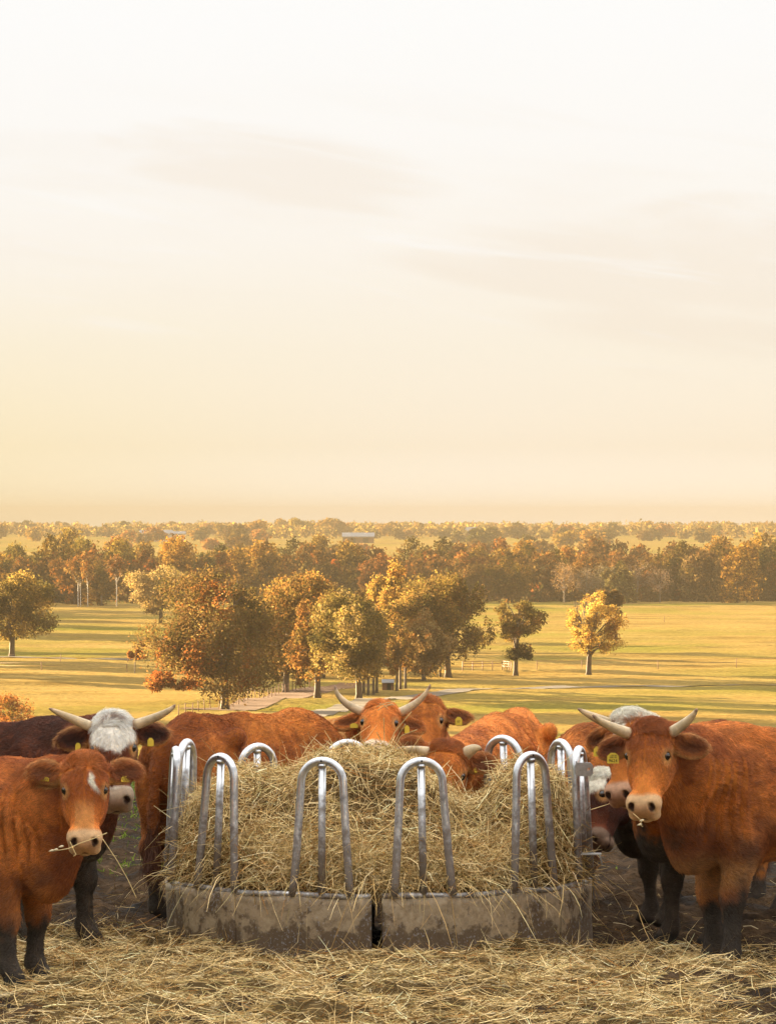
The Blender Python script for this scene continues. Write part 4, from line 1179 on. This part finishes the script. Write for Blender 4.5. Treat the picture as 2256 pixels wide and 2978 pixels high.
    K((0.13, -0.085, 0), (0.37, -0.075, 0), 0.092, 0.058, 0.05)
    K((0.16, -0.055, 0), (0.36, -0.045, 0), 0.05, 0.036, 0.04)
    for l in (-1, 1):
        K((0.15, -0.185, 0.045 * l), (0.40, -0.115, 0.022 * l), 0.062, 0.040, 0.05)
        E(0.19, -0.13, 0.072 * l, (0.11, 0.075, 0.035), 0.04)
        E(0.132, -0.046, 0.094 * l, (0.046, 0.028, 0.022), 0.025)
        E(0.415, -0.066, 0.049 * l, (0.056, 0.056, 0.045), 0.03)
        E(0.462, -0.106, 0.044 * l, (0.034, 0.036, 0.041), 0.02)
        E(0.432, -0.030, 0.052 * l, (0.030, 0.024, 0.026), 0.015)
    E(0.430, -0.060, 0, (0.05, 0.056, 0.072), 0.03)
    E(0.458, -0.070, 0, (0.024, 0.048, 0.050), 0.018)
    E(0.440, -0.156, 0, (0.046, 0.030, 0.050), 0.018)
    for l in (-1, 1):
        E(0.160, -0.044, 0.120 * l, (0.026, 0.026, 0.020), 0.010, True)
        rot = np.stack([HR[0] * 0.8 + HR[2] * 0.6 * l, HR[1], HR[2] * 0.8 - HR[0] * 0.6 * l])
        E(0.462, -0.022, 0.056 * l, (0.030, 0.028, 0.0140), 0.006, True, rot)
    E(0.490, -0.134, 0, (0.050, 0.006, 0.080), 0.008, True)
    # ears
    einfo = []
    for l, up in ((-1, ear[0]), (1, ear[1])):
        d = np.array([-math.sin(up), -0.22, l * math.cos(up)]); d /= np.linalg.norm(d)    # in head axes (a,n,l)
        wv = np.cross(d, [0.0, 1.0, 0.25 * 0]); wv /= np.linalg.norm(wv); nv = np.cross(wv, d)
        r0 = np.array([0.060, -0.105, l * 0.095]); c = r0 + d * 0.098
        rot = np.stack([d @ HR, wv @ HR, nv @ HR])
        B.cone(hd(*(r0 - d * 0.02)), hd(*(r0 + d * 0.06)), 0.042 * hs, 0.04 * hs, 0.03)
        E(*c, (0.100, 0.060, 0.022), 0.02, False, rot)
        E(*(c + 0.01 * d + nv * (0.026 if nv[1] > 0 else -0.026)), (0.078, 0.040, 0.019), 0.012, True, rot)
        einfo.append((c, d, wv, nv if nv[1] > 0 else -nv, l))
    V, Q = B.mesh()
    V[:, 2] = np.where(V[:, 2] < 0.5 * s, V[:, 2] + gz * (1 - V[:, 2] / (0.5 * s)), V[:, 2])
    # loose skin: neck folds, and uneven flesh over the trunk
    Nn = vnormals(V, Q)
    hc0 = ((V - H0) @ HR.T) / hs
    nohead = 1 - ((np.abs(hc0[:, 2]) < 0.36) & (hc0[:, 0] > -0.14) & (hc0[:, 0] < 0.58) & (hc0[:, 1] > -0.29) & (hc0[:, 1] < 0.12))
    fold = np.sin(V[:, 0] / s * 105 + 6 * vnoise(V * 4, seed) + V[:, 2] * 6) * sstep(V[:, 0] / s, 0.50, 0.58) * sstep(-V[:, 0] / s, -0.86, -0.74) * sstep(V[:, 2] / s, 0.62, 0.78) * sstep(-V[:, 2] / s, -1.16, -1.05)
    V = V + Nn * (nohead * (0.016 * fold + 0.045 * (fbm(V * 4.5, seed + 31, 3) - 0.5) * sstep(V[:, 2] / s, 0.35, 0.6)))[:, None]
    Nn = vnormals(V, Q)
    hc = ((V - H0) @ HR.T) / hs                                                       # head coordinates a,n,l
    bs = V / s
    nz1 = fbm(V * 3.2 + seed * 7, seed, 4); nz2 = fbm(V * 16 + seed * 3, seed + 20, 3)
    ish = (np.abs(hc[:, 2]) < 0.34) & (hc[:, 0] > -0.12) & (hc[:, 0] < 0.56) & (hc[:, 1] > -0.27) & (hc[:, 1] < 0.1)
    c1, c2 = coat
    k = np.clip((nz1 - 0.36) / 0.28 + 0.7 * (nz2 - 0.5), 0, 1)[:, None]
    col = c2 + (c1 - c2) * k
    dirt = sstep(-(bs[:, 2] + 0.5 * (nz1 - 0.5)), -0.95, -0.45) * ~ish  # darker lower body: shade under the belly painted into the coat
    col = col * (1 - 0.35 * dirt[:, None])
    col = col * (0.66 + 0.68 * nz2[:, None]) * (0.85 + 0.3 * fbm(V * 40, seed + 40, 2)[:, None])
    inear = ish & (np.abs(hc[:, 2]) > 0.135)
    def mixin(c, w_):
        nonlocal col
        w_ = np.clip(w_, 0, 1)[:, None]; col = col * (1 - w_) + np.asarray(c) * w_
    if back_light: mixin(PALE, back_light * sstep(bs[:, 2], 0.95, 1.12) * ~ish)  # light falling on the back, painted as paler coat colour
    mixin(c1 * 1.18, 0.6 * ish * sstep(hc[:, 0], 0.18, 0.34) * (hc[:, 1] > -0.1))
    for c_, d_, w_e, n_e, l_ in einfo:
        q_ = hc - c_; sd_ = (hc[:, 2] * l_ > 0.12) & ish & (np.abs(q_ @ n_e) < 0.05)
        er_ = np.hypot((q_ @ d_) / 0.100, (q_ @ w_e) / 0.060); fr_ = (q_ @ n_e) > -0.012
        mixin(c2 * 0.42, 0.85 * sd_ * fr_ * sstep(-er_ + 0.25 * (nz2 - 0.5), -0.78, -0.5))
        mixin(PALE * 0.95, 0.8 * sd_ * (er_ < 1.2) * sstep(er_ + 0.15 * (nz2 - 0.5), 0.80, 0.98))
    for l in (-1, 1):
        dd = np.linalg.norm((hc - [0.160, -0.046, 0.110 * l]) * [1.0, 1.0, 1.0], axis=1)
        mixin(PALE * 1.05, 0.75 * sstep(-dd, -0.060, -0.030))
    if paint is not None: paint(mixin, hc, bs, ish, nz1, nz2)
    mz = ish * sstep(hc[:, 0] + 0.03 * (nz2 - 0.5) - 0.25 * np.clip(-hc[:, 1] - 0.07, 0, 1) + 0.1 * np.clip(np.abs(hc[:, 2]) - 0.04, 0, 1), 0.375, 0.405)
    mixin(nosecol * (0.92 + 0.25 * nz2[:, None]), mz)
    pad = ish * sstep(hc[:, 0], 0.445, 0.46) * (np.abs(hc[:, 2]) < 0.058) * (hc[:, 1] > -0.10)
    mixin(nosecol * [0.88, 0.76, 0.74], 0.8 * pad)
    for l in (-1, 1):
        dd = np.linalg.norm((hc - [0.456, -0.026, 0.055 * l]) / [0.032, 0.028, 0.018], axis=1)
        mixin((0.05, 0.025, 0.018), ish * sstep(-dd, -1.12, -0.8))
        dd = np.linalg.norm(hc - [0.160, -0.046, 0.110 * l], axis=1)
        mixin((0.04, 0.02, 0.012), 0.85 * sstep(-dd, -0.027, -0.020))
    mixin((0.06, 0.035, 0.025), ish * (hc[:, 0] > 0.4) * sstep(-np.abs(hc[:, 1] + 0.134), -0.011, -0.005))
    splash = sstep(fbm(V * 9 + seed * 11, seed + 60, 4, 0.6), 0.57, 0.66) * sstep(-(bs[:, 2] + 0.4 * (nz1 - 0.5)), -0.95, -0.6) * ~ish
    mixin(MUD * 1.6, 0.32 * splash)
    lm = sstep(-(bs[:, 2] + 0.26 * (nz1 - 0.5) + 0.22 * (nz2 - 0.5)), -mud_shade_line, -mud_shade_line + 0.10) * ~ish  # mud on the legs; set high, it also paints shade on the body
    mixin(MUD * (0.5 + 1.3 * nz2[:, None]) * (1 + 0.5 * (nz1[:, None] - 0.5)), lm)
    if legs:
        # hoof horn
        mixin((0.03, 0.026, 0.022), (bs[:, 2] < 0.06) * ~ish)
    col = np.clip(col, 0.004, 0.9)
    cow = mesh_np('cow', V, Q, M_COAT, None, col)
    cow.location = O; cow.rotation_euler = (0, 0, math.atan2(f2[1], f2[0]))
    tag(cow, label, 'cow', 'cattle round the hay feeder')
    rng = np.random.default_rng(900 + seed)
    # eyes
    for l in (-1, 1):
        m = MB(); n = 12; Vs = []
        for i in range(7):
            for j in range(n):
                t_, p_ = math.pi * i / 6, 2 * math.pi * j / n
                Vs.append((math.sin(t_) * math.cos(p_), math.sin(t_) * math.sin(p_), math.cos(t_)))
        Qs = [[i * n + j, i * n + (j + 1) % n, (i + 1) * n + (j + 1) % n, (i + 1) * n + j] for i in range(6) for j in range(n)]
        m.add(np.array(Vs) * 0.024 * hs + hd(0.160, -0.045, 0.099 * l), Qs); m.build('eye', M_EYE, cow)
    # horns: pixel of tip, pixel of a point half way, depth offsets
    for l, tip, midp, dD, r0 in horns:
        b0 = hd(0.032, -0.075, 0.082 * l)
        t1 = toB(P(*tip, D + dD)); m1 = toB(P(*midp, D + dD * 0.5))
        tt = np.linspace(0, 1, 14)[:, None]
        ctl = 2 * m1 - (b0 + t1) / 2
        pts = (1 - tt) ** 2 * b0 + 2 * tt * (1 - tt) * ctl + tt ** 2 * t1
        rad = r0 * (1 - tt[:, 0]) ** 0.7 + 0.004
        m = MB(); m.tube(pts, rad, 10)
        K_ = np.array([0.60, 0.47, 0.30]) * (1 - tt) + np.array([0.50, 0.36, 0.20]) * tt
        K_ = np.where(tt > 0.86, np.array([0.22, 0.13, 0.08]), K_)
        K_[0:2] = c1 * 0.9
        m.K = [np.repeat(K_, 10, 0)]
        m.build('horn', M_HORN, cow)
    # ear tags, with the printed number
    for (ei, along, down, w_, h_, txt, tilt) in tags:
        c, d, wv, nv, l = einfo[ei]
        q = hd(*(c + d * along + nv * 0.022 + np.array([down, 0.0, 0.0])))
        tn = R @ np.array([math.sin(ya * 0.5) + tilt, -1.0, 0.05]); tn /= np.linalg.norm(tn)
        tu = np.array([0, 0, 1.0]) - tn * tn[2]; tu /= np.linalg.norm(tu); tx = np.cross(tu, tn)
        M3 = Matrix([[tx[k], tu[k], tn[k]] for k in range(3)]).to_4x4(); M3.translation = Vector(q)
        m = MB()
        V2 = [(-w_ / 2, -h_ / 2), (w_ / 2, -h_ / 2), (w_ / 2, h_ * 0.2), (w_ * 0.2, h_ / 2), (-w_ * 0.2, h_ / 2), (-w_ / 2, h_ * 0.2)]
        Vt = [(x, y, z) for z in (0, 0.003) for x, y in V2]
        m.add(Vt, [[k, (k + 1) % 6, 6 + (k + 1) % 6, 6 + k] for k in range(6)] + [[6, 7, 8, 11], [8, 9, 10, 11], [3, 2, 1, 0], [5, 4, 3, 0]])
        tg = m.build('ear_tag', M_TAG, cow, False); tg.matrix_local = M3
        for (line, size, yy) in (txt or ()):
            cu = bpy.data.curves.new('number', 'FONT'); cu.body = line; cu.size = size; cu.align_x = 'CENTER'; cu.extrude = 0.0003
            to = bpy.data.objects.new('tmp', cu); C.objects.link(to)
            me = bpy.data.meshes.new_from_object(to.evaluated_get(bpy.context.evaluated_depsgraph_get()))
            bpy.data.objects.remove(to); me.materials.clear(); me.materials.append(M_INK)
            no = link(bpy.data.objects.new('number', me), tg); no.location = (0, yy, 0.0038)
    # coat hairs
    quad = V[Q]; ar = np.linalg.norm(np.cross(quad[:, 2] - quad[:, 0], quad[:, 3] - quad[:, 1]), axis=1) / 2
    qc = quad.mean(1); qh = ish[Q[:, 0]]
    qhc = hc[Q].mean(1)
    eyed = np.linalg.norm(np.stack([qhc[:, 0] - 0.160, qhc[:, 1] + 0.046, np.abs(qhc[:, 2]) - 0.112], 1), axis=1)
    nohair = (qh & ((qhc[:, 0] > 0.385 + 0.035 * rng.uniform(0, 1, len(Q))) | (eyed < 0.034))) | (qc[:, 2] < 0.07 * s)
    world_c = qc @ R + O
    inframe = (np.abs(world_c[:, 0]) < world_c[:, 1] * 0.073 + 0.25) & ((Nn[Q[:, 0]] @ R)[:, 1] < 0.55)
    out_p, out_r, out_c = [], [], []
    for isH, cnt, Lm, rad in ((False, int(fur * 1.25), 0.025, 0.0010), (True, headfur, 0.019, 0.0008)):
        wgt = ar * (qh == isH) * ~nohair * inframe
        if isH: wgt = wgt * (1 + 2.0 * inear[Q[:, 0]] + 1.5 * (qhc[:, 0] < 0.05))
        if wgt.sum() <= 0 or cnt <= 0: continue
        qi = rng.choice(len(Q), cnt, p=wgt / wgt.sum())
        uv = rng.uniform(0, 1, (cnt, 2))
        w4 = np.stack([(1 - uv[:, 0]) * (1 - uv[:, 1]), uv[:, 0] * (1 - uv[:, 1]), uv[:, 0] * uv[:, 1], (1 - uv[:, 0]) * uv[:, 1]], 1)[:, :, None]
        p = (V[Q[qi]] * w4).sum(1); nn = (Nn[Q[qi]] * w4).sum(1); nn /= np.linalg.norm(nn, axis=1)[:, None] + 1e-9
        cc = (col[Q[qi]] * w4).sum(1); h_ = (hc[Q[qi]] * w4).sum(1)
        if isH:
            fl = np.repeat((HR[0])[None], cnt, 0) + 0.6 * np.sign(h_[:, 2:3]) * HR[2]
            poll_ = h_[:, 0] < 0.06
            sw = vnoise(h_ * 22, seed + 5) * 6.28
            fl = np.where(poll_[:, None], np.cos(sw)[:, None] * HR[0] + np.sin(sw)[:, None] * HR[2] + 0.3 * HR[0], fl)
            er = np.abs(h_[:, 2]) > 0.13
            fl = np.where(er[:, None], np.sign(h_[:, 2:3]) * HR[2] + 0.3 * HR[0], fl)
            Ls = Lm * np.where(poll_, 2.1, 1.0) * np.where(er, 1.1, 1.0) * np.clip(1.25 - 2.6 * h_[:, 0], 0.22, 1.0)
            lift = np.where(poll_ | er, 0.55, 0.28)
        else:
            swirl = (vnoise(p * 5.0, seed + 9) - 0.5) * 3.0
            fl = np.stack([-np.ones(cnt), np.sin(swirl) * 0.6, -0.9 + 0.8 * np.cos(swirl * 1.7)], 1)
            Ls = Lm * np.where(p[:, 2] < mud_shade_line * s, 0.7, 1.0) * (0.7 + 0.8 * vnoise(p * 8, seed + 3))
            lift = np.full(cnt, 0.16)
        fl = fl + rng.normal(0, 0.28, (cnt, 3))
        fl -= nn * (fl * nn).sum(1)[:, None]; fl /= np.linalg.norm(fl, axis=1)[:, None] + 1e-9
        Ls = Ls * rng.uniform(0.6, 1.4, cnt)
        d0 = fl + nn * (lift + rng.normal(0, 0.15, cnt))[:, None]; d0 /= np.linalg.norm(d0, axis=1)[:, None]
        p1 = p + d0 * Ls[:, None] * 0.5
        d1 = fl + nn * 0.02 + rng.normal(0, 0.18, (cnt, 3)); d1[:, 2] -= 0.12
        p2 = p1 + d1 * Ls[:, None] * 0.5
        out_p.append(np.stack([p - nn * 0.002, p1, p2], 1)); out_r.append(np.repeat(np.array([[rad, rad * 0.85, rad * 0.25]]), cnt, 0))
        out_c.append(np.clip(cc * rng.uniform(0.6, 1.5, (cnt, 1)), 0, 0.95))
    if legs:   # tail switch
        cnt = 500
        p = b(-0.97, 0.02, 0.55) + rng.normal(0, 0.012, (cnt, 3)) + np.stack([0 * np.arange(cnt), 0 * np.arange(cnt), rng.uniform(-0.05, 0.06, cnt)], 1)
        q1 = p + np.stack([rng.normal(0, 0.02, cnt), rng.normal(0, 0.02, cnt), -rng.uniform(0.10, 0.16, cnt)], 1)
        q2 = q1 + np.stack([rng.normal(0, 0.025, cnt), rng.normal(0, 0.025, cnt), -rng.uniform(0.06, 0.16, cnt)], 1)
        out_p.append(np.stack([p, q1, q2], 1)); out_r.append(np.repeat(np.array([[0.0016, 0.0014, 0.0005]]), cnt, 0))
        out_c.append(np.repeat((c2 * 0.35)[None], cnt, 0))
    Pp = np.concatenate(out_p).astype(np.float32); Rr = np.concatenate(out_r).astype(np.float32); Cc = np.concatenate(out_c)
    hcv = bpy.data.hair_curves.new('fur'); n = len(Pp)
    hcv.add_curves([3] * n)
    hcv.attributes['position'].data.foreach_set('vector', Pp.ravel())
    ra = hcv.attributes.get('radius') or hcv.attributes.new('radius', 'FLOAT', 'POINT')
    ra.data.foreach_set('value', Rr.ravel())
    ca = hcv.attributes.new('col', 'FLOAT_COLOR', 'CURVE')
    ca.data.foreach_set('color', np.c_[Cc, np.ones(n)].astype(np.float32).ravel())
    hcv.materials.append(M_FUR)
    link(bpy.data.objects.new('fur', hcv), cow)
    return cow, lambda a, n, l: Vector(hd(a, n, l) @ R + O)


# patterns of the single animals (patches of white hair are part of the coat)
def paint_calf(mixin, hc, bs, ish, n1, n2):
    w_ = sstep(-np.hypot((hc[:, 2] - 0.045 + 0.09 * (n2 - 0.5) - 0.25 * (hc[:, 0] - 0.115)) / 0.022, (hc[:, 0] - 0.115 + 0.08 * (n1 - 0.5)) / 0.055), -1.1, -0.55)
    mixin(CREAM, w_ * ish * (hc[:, 1] > -0.09)); mixin(PALE, 0.5 * ish * sstep(hc[:, 0], 0.2, 0.3) * (np.abs(hc[:, 2]) < 0.05))


def paint_white(mixin, hc, bs, ish, n1, n2):
    w_ = sstep(-(hc[:, 0] + 0.5 * np.abs(hc[:, 2]) + 0.10 * (n2 - 0.5)), -0.215, -0.190) * sstep(-np.abs(hc[:, 2]), -0.125, -0.105) * (hc[:, 1] > -0.13)
    spot = sstep(-np.abs((hc[:, 0] + 0.0 + 0.03 * (n2 - 0.5)) / 0.014), -1, -0.6) * sstep(-np.abs((hc[:, 2]) / 0.05), -1, -0.6)
    mixin(np.array([0.86, 0.80, 0.70]), ish * w_ * (1 - 0.75 * spot)); mixin(CREAM, ish * sstep(hc[:, 0], 0.37, 0.40))


def paint_poll(mixin, hc, bs, ish, n1, n2):
    mixin(CREAM, ish * sstep(-(hc[:, 0] + 0.05 * (n2 - 0.5)), -0.05, -0.02) * (np.abs(hc[:, 2]) < 0.11))
    mixin(CREAM, 0.9 * ish * sstep(-np.abs((hc[:, 2] + 0.02 * (n2 - 0.5)) / 0.035), -1, -0.4) * sstep(-hc[:, 0] - 0.1 * (n2 - 0.5), -0.26, -0.12) * (hc[:, 1] > -0.08))


def paint_front(mixin, hc, bs, ish, n1, n2):
    mixin(CREAM, ish * sstep(-(hc[:, 0] + 0.08 * (n2 - 0.5)), -0.16, -0.12) * (np.abs(hc[:, 2]) < 0.12) * (hc[:, 1] > -0.14))


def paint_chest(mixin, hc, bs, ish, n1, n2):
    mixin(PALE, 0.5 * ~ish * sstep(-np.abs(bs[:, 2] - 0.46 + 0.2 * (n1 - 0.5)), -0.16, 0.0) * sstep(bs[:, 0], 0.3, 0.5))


HI = 150000
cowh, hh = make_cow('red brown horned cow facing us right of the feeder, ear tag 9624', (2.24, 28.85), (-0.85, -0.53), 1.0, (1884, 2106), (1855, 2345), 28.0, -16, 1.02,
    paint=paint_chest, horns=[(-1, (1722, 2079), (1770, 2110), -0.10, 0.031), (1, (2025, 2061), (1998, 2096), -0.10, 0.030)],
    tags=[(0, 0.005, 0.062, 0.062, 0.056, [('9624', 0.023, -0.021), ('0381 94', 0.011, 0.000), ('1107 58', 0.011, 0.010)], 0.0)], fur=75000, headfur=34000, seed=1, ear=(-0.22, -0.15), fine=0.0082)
cowa, ha = make_cow('hornless chestnut calf at the left front with a small white forehead splash', (-2.24, 27.62), (0.76, -0.65), 0.90, (247, 2206), (252, 2448), 26.9, 2, 0.97,
    paint=paint_calf, tags=[(0, 0.02, 0.045, 0.05, 0.022, None, -0.5), (1, 0.02, 0.05, 0.045, 0.030, None, 0.5)], fur=70000, headfur=38000, seed=2, ear=(0.28, 0.30), mud_shade_line=0.40, fine=0.0082, coat=(RED * 1.12, DEEP * 1.15))
make_cow('dark red horned cow with a white forehead standing behind the calf', (-2.26, 29.85), (0.80, -0.60), 1.0, (326, 2086), (345, 2328), 28.95, 3, 1.04,
    coat=(np.array([0.17, 0.045, 0.016]), np.array([0.075, 0.022, 0.010])), paint=paint_white, horns=[(-1, (144, 2060), (196, 2084), -0.05, 0.028), (1, (511, 2049), (466, 2080), -0.05, 0.028)],
    tags=[(0, -0.01, 0.05, 0.03, 0.04, None, -0.3), (1, 0.0, 0.05, 0.035, 0.045, None, 0.3)], fur=40000, headfur=26000, seed=3, ear=(-0.05, -0.02), mud_shade_line=0.66, nosecol=np.array([0.30, 0.22, 0.155]))  # dark coat and high mud also paint in the shade on the chest
make_cow('brown cow seen from behind between the white faced cow and the feeder', (-0.82, 32.15), (0.60, 0.80), 0.965, (1010, 2420), (1040, 2600), 33.6, 20, 0.95, fur=60000, headfur=500, seed=4, mud_shade_line=0.42, fine=0.02, coat=(RED * 0.85, DEEP * 0.8))
make_cow('horned cow at the back of the feeder with its pale muzzle in the hay', (-0.62, 35.2), (0.62, -0.78), 0.84, (1108, 2042), (1092, 2165), 34.0, -4, 1.0,
    horns=[(-1, (974, 1993), (1000, 2040), 0.0, 0.030), (1, (1251, 1990), (1215, 2040), 0.0, 0.030)], tags=[(0, -0.03, 0.06, 0.05, 0.03, None, 0.0), (1, -0.02, 0.07, 0.035, 0.05, None, 0.6)], fur=26000, headfur=20000, seed=5, fine=0.0108,
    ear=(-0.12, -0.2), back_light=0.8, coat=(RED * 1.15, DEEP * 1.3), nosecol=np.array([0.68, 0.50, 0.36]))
make_cow('pale eared cow almost wholly hidden behind the horned cow at the back', (-0.25, 37.4), (0.05, -1.0), 0.74, (1040, 2082), (1045, 2220), 36.2, 0, 0.86, tags=[(0, -0.02, 0.05, 0.05, 0.05, None, 0)], fur=3000, headfur=7000, seed=6, coat=(PALE, RED), fine=0.011,
    paint=lambda mixin, hc, bs, ish, n1, n2: mixin(CREAM, 0.8 * ish * (np.abs(hc[:, 2]) > 0.2)))
make_cow('hornless deep red cow with a yellow tag beside the horned cow at the back', (0.14, 36.3), (0.12, -1.0), 0.76, (1238, 2030), (1224, 2180), 34.9, -6, 1.0, tags=[(1, 0.02, 0.05, 0.045, 0.055, [('07', 0.02, -0.01)], 0.0)], fur=8000, headfur=17000, seed=7, fine=0.0108, ear=(-0.1, 0.02),
    coat=(RED * 0.8, DEEP))
make_cow('cow with its horned head lowered into the hay inside the feeder', (0.74, 33.3), (-0.16, -0.98), 0.925, (1302, 2166), (1268, 2380), 30.75, -2, 1.04,
    horns=[(-1, (1152, 2176), (1210, 2181), -0.02, 0.034), (1, (1400, 2181), (1376, 2178), -0.02, 0.040)], tags=[(1, -0.02, 0.05, 0.02, 0.03, None, 0.7)], fur=40000, headfur=24000, seed=8, fine=0.0108, ear=(0.75, 0.35), coat=(RED * 1.05, DEEP * 1.1))
make_cow('brown cow feeding at the right side of the ring behind the hoops', (1.58, 32.75), (-0.86, -0.5), 0.885, (1584, 2210), (1548, 2335), 32.0, -40, 0.9, fur=30000, headfur=5000, seed=9, fine=0.0108, coat=(RED * 0.82, DEEP * 0.8))
make_cow('horned cow with a white poll and blaze peering from behind the tagged cow', (2.18, 29.95), (-0.86, -0.30), 0.96, (1812, 2078), (1782, 2312), 29.05, -30, 1.02,
    paint=paint_poll, horns=[(-1, (1679, 2061), (1728, 2086), -0.05, 0.032)], tags=[(0, 0.0, 0.075, 0.05, 0.056, [('96', 0.024, -0.018)], -0.2)], fur=9000, headfur=22000, seed=10, fine=0.0108, ear=(-0.2, -0.2), coat=(RED * 0.85, DEEP * 0.85), mud_shade_line=0.72, nosecol=np.array([0.42, 0.24, 0.15]))  # mud colour carried high to paint the shade on chest and legs
make_cow('dark red cow with a white forehead stooping to the hay at the right', (1.95, 31.35), (-0.80, -0.60), 0.86, (1714, 2258), (1698, 2446), 30.5, -62, 0.92,
    paint=paint_front, tags=[(1, 0.0, 0.06, 0.05, 0.05, [('97', 0.026, -0.014)], 0.4)], fur=9000, headfur=20000, seed=11, fine=0.0108, ear=(-0.3, -0.3), coat=(np.array([0.13, 0.035, 0.014]), np.array([0.06, 0.018, 0.010])), mud_shade_line=0.8, nosecol=np.array([0.20, 0.13, 0.09]))  # mud colour carried high, standing in for shade between the cows

# ---------------------------------------------------------------- stalks held in mouths
def stalk(label, pts, heads=()):
    m = MB(); pts = np.array([np.array(P(*q)) for q in pts])
    t0 = np.linspace(0, 1, len(pts)); t1 = np.linspace(0, 1, 4 * len(pts))
    pts2 = np.stack([np.interp(t1, t0, pts[:, k]) for k in range(3)], 1)
    o = pts2[0].copy()
    m.tube(pts2 - o, 0.0024, 5, (0.62, 0.46, 0.22))
    for q in heads:
        c = np.array(P(*q)) - o
        m.tube([c + [0.014, 0, 0.003], c + [0.006, 0, 0.002], c, c + [-0.012, 0, -0.003]], [0.002, 0.006, 0.006, 0.001], 6, (0.75, 0.62, 0.40))
    ob = m.build('hay_stalk', M_HAY); ob.location = o
    tag(ob, label, 'hay stalk', 'loose single hay stalks')


stalk('long straight hay stalk slanting down from the calf mouth', [(300, 2440, 26.42), (340, 2500, 26.4), (372, 2556, 26.4), (398, 2612, 26.4)])
stalk('curved hay stalk with seed heads sticking out of the calf mouth on the left', [(312, 2422, 26.38), (270, 2440, 26.36), (234, 2452, 26.35), (200, 2468, 26.34), (150, 2476, 26.33)], [(150, 2474, 26.33), (162, 2471, 26.33), (178, 2462, 26.33)])
stalk('short bent hay stalk dangling below the calf muzzle', [(205, 2448, 26.38), (214, 2470, 26.38), (222, 2485, 26.38), (214, 2490, 26.38)])
for k, (a, c, dd) in enumerate([((1094, 2056), (1150, 2040), 33.72), ((1104, 2046), (1128, 2062), 33.70), ((1120, 2058), (1147, 2050), 33.71), ((1098, 2066), (1142, 2046), 33.70)]):
    stalk(['long straw lying across the poll of the horned cow at the back', 'short straw crossing the long one on the same cow poll', 'thin straw at the right on the poll of the horned back cow', 'lowest straw on the poll of the horned cow at the back'][k], [(*a, dd), ((a[0] + c[0]) / 2, (a[1] + c[1]) / 2 - 4, dd - 0.02), (*c, dd)])
for k, (a, b_, c) in enumerate([((1118, 2176), (1117, 2130), (1116, 2088)), ((1128, 2172), (1150, 2125), (1196, 2070)), ((1114, 2174), (1106, 2150), (1096, 2130)), ((1150, 2168), (1165, 2140), (1212, 2122)), ((1142, 2170), (1160, 2135), (1178, 2106))]):
    stalk(['upright straw standing before the face of the horned back cow', 'longest straw leaning right before the horned back cow', 'short straw leaning left before the pale muzzle at the back', 'curved straw bending far right beside the pale muzzle at the back', 'slanting straw just right of the pale muzzle at the back'][k], [(*a, 30.6), (*b_, 30.6), (*c, 30.55)])
stalk('small dry hay sprig hanging from the mouth of the tagged horned cow', [(1840, 2366, 27.78), (1852, 2376, 27.76), (1864, 2388, 27.76), (1860, 2398, 27.76), (1868, 2404, 27.76)], [(1864, 2386, 27.76), (1858, 2398, 27.76)])

# ---------------------------------------------------------------- haze
hz = MB(); hz.box((0, 3700, 6), (13000, 7500, 44))
m, t, out = new_mat('haze_air')
pv = t.n('ShaderNodeVolumePrincipled', {'Color': (0.66, 0.53, 0.34, 1), 'Density': 2.0e-4, 'Anisotropy': -0.7})
t.set(out, 'Volume', pv.outputs[0])
tag(hz.build('haze', m, None, False), 'thin warm evening haze over the pasture', 'haze', kind='stuff')
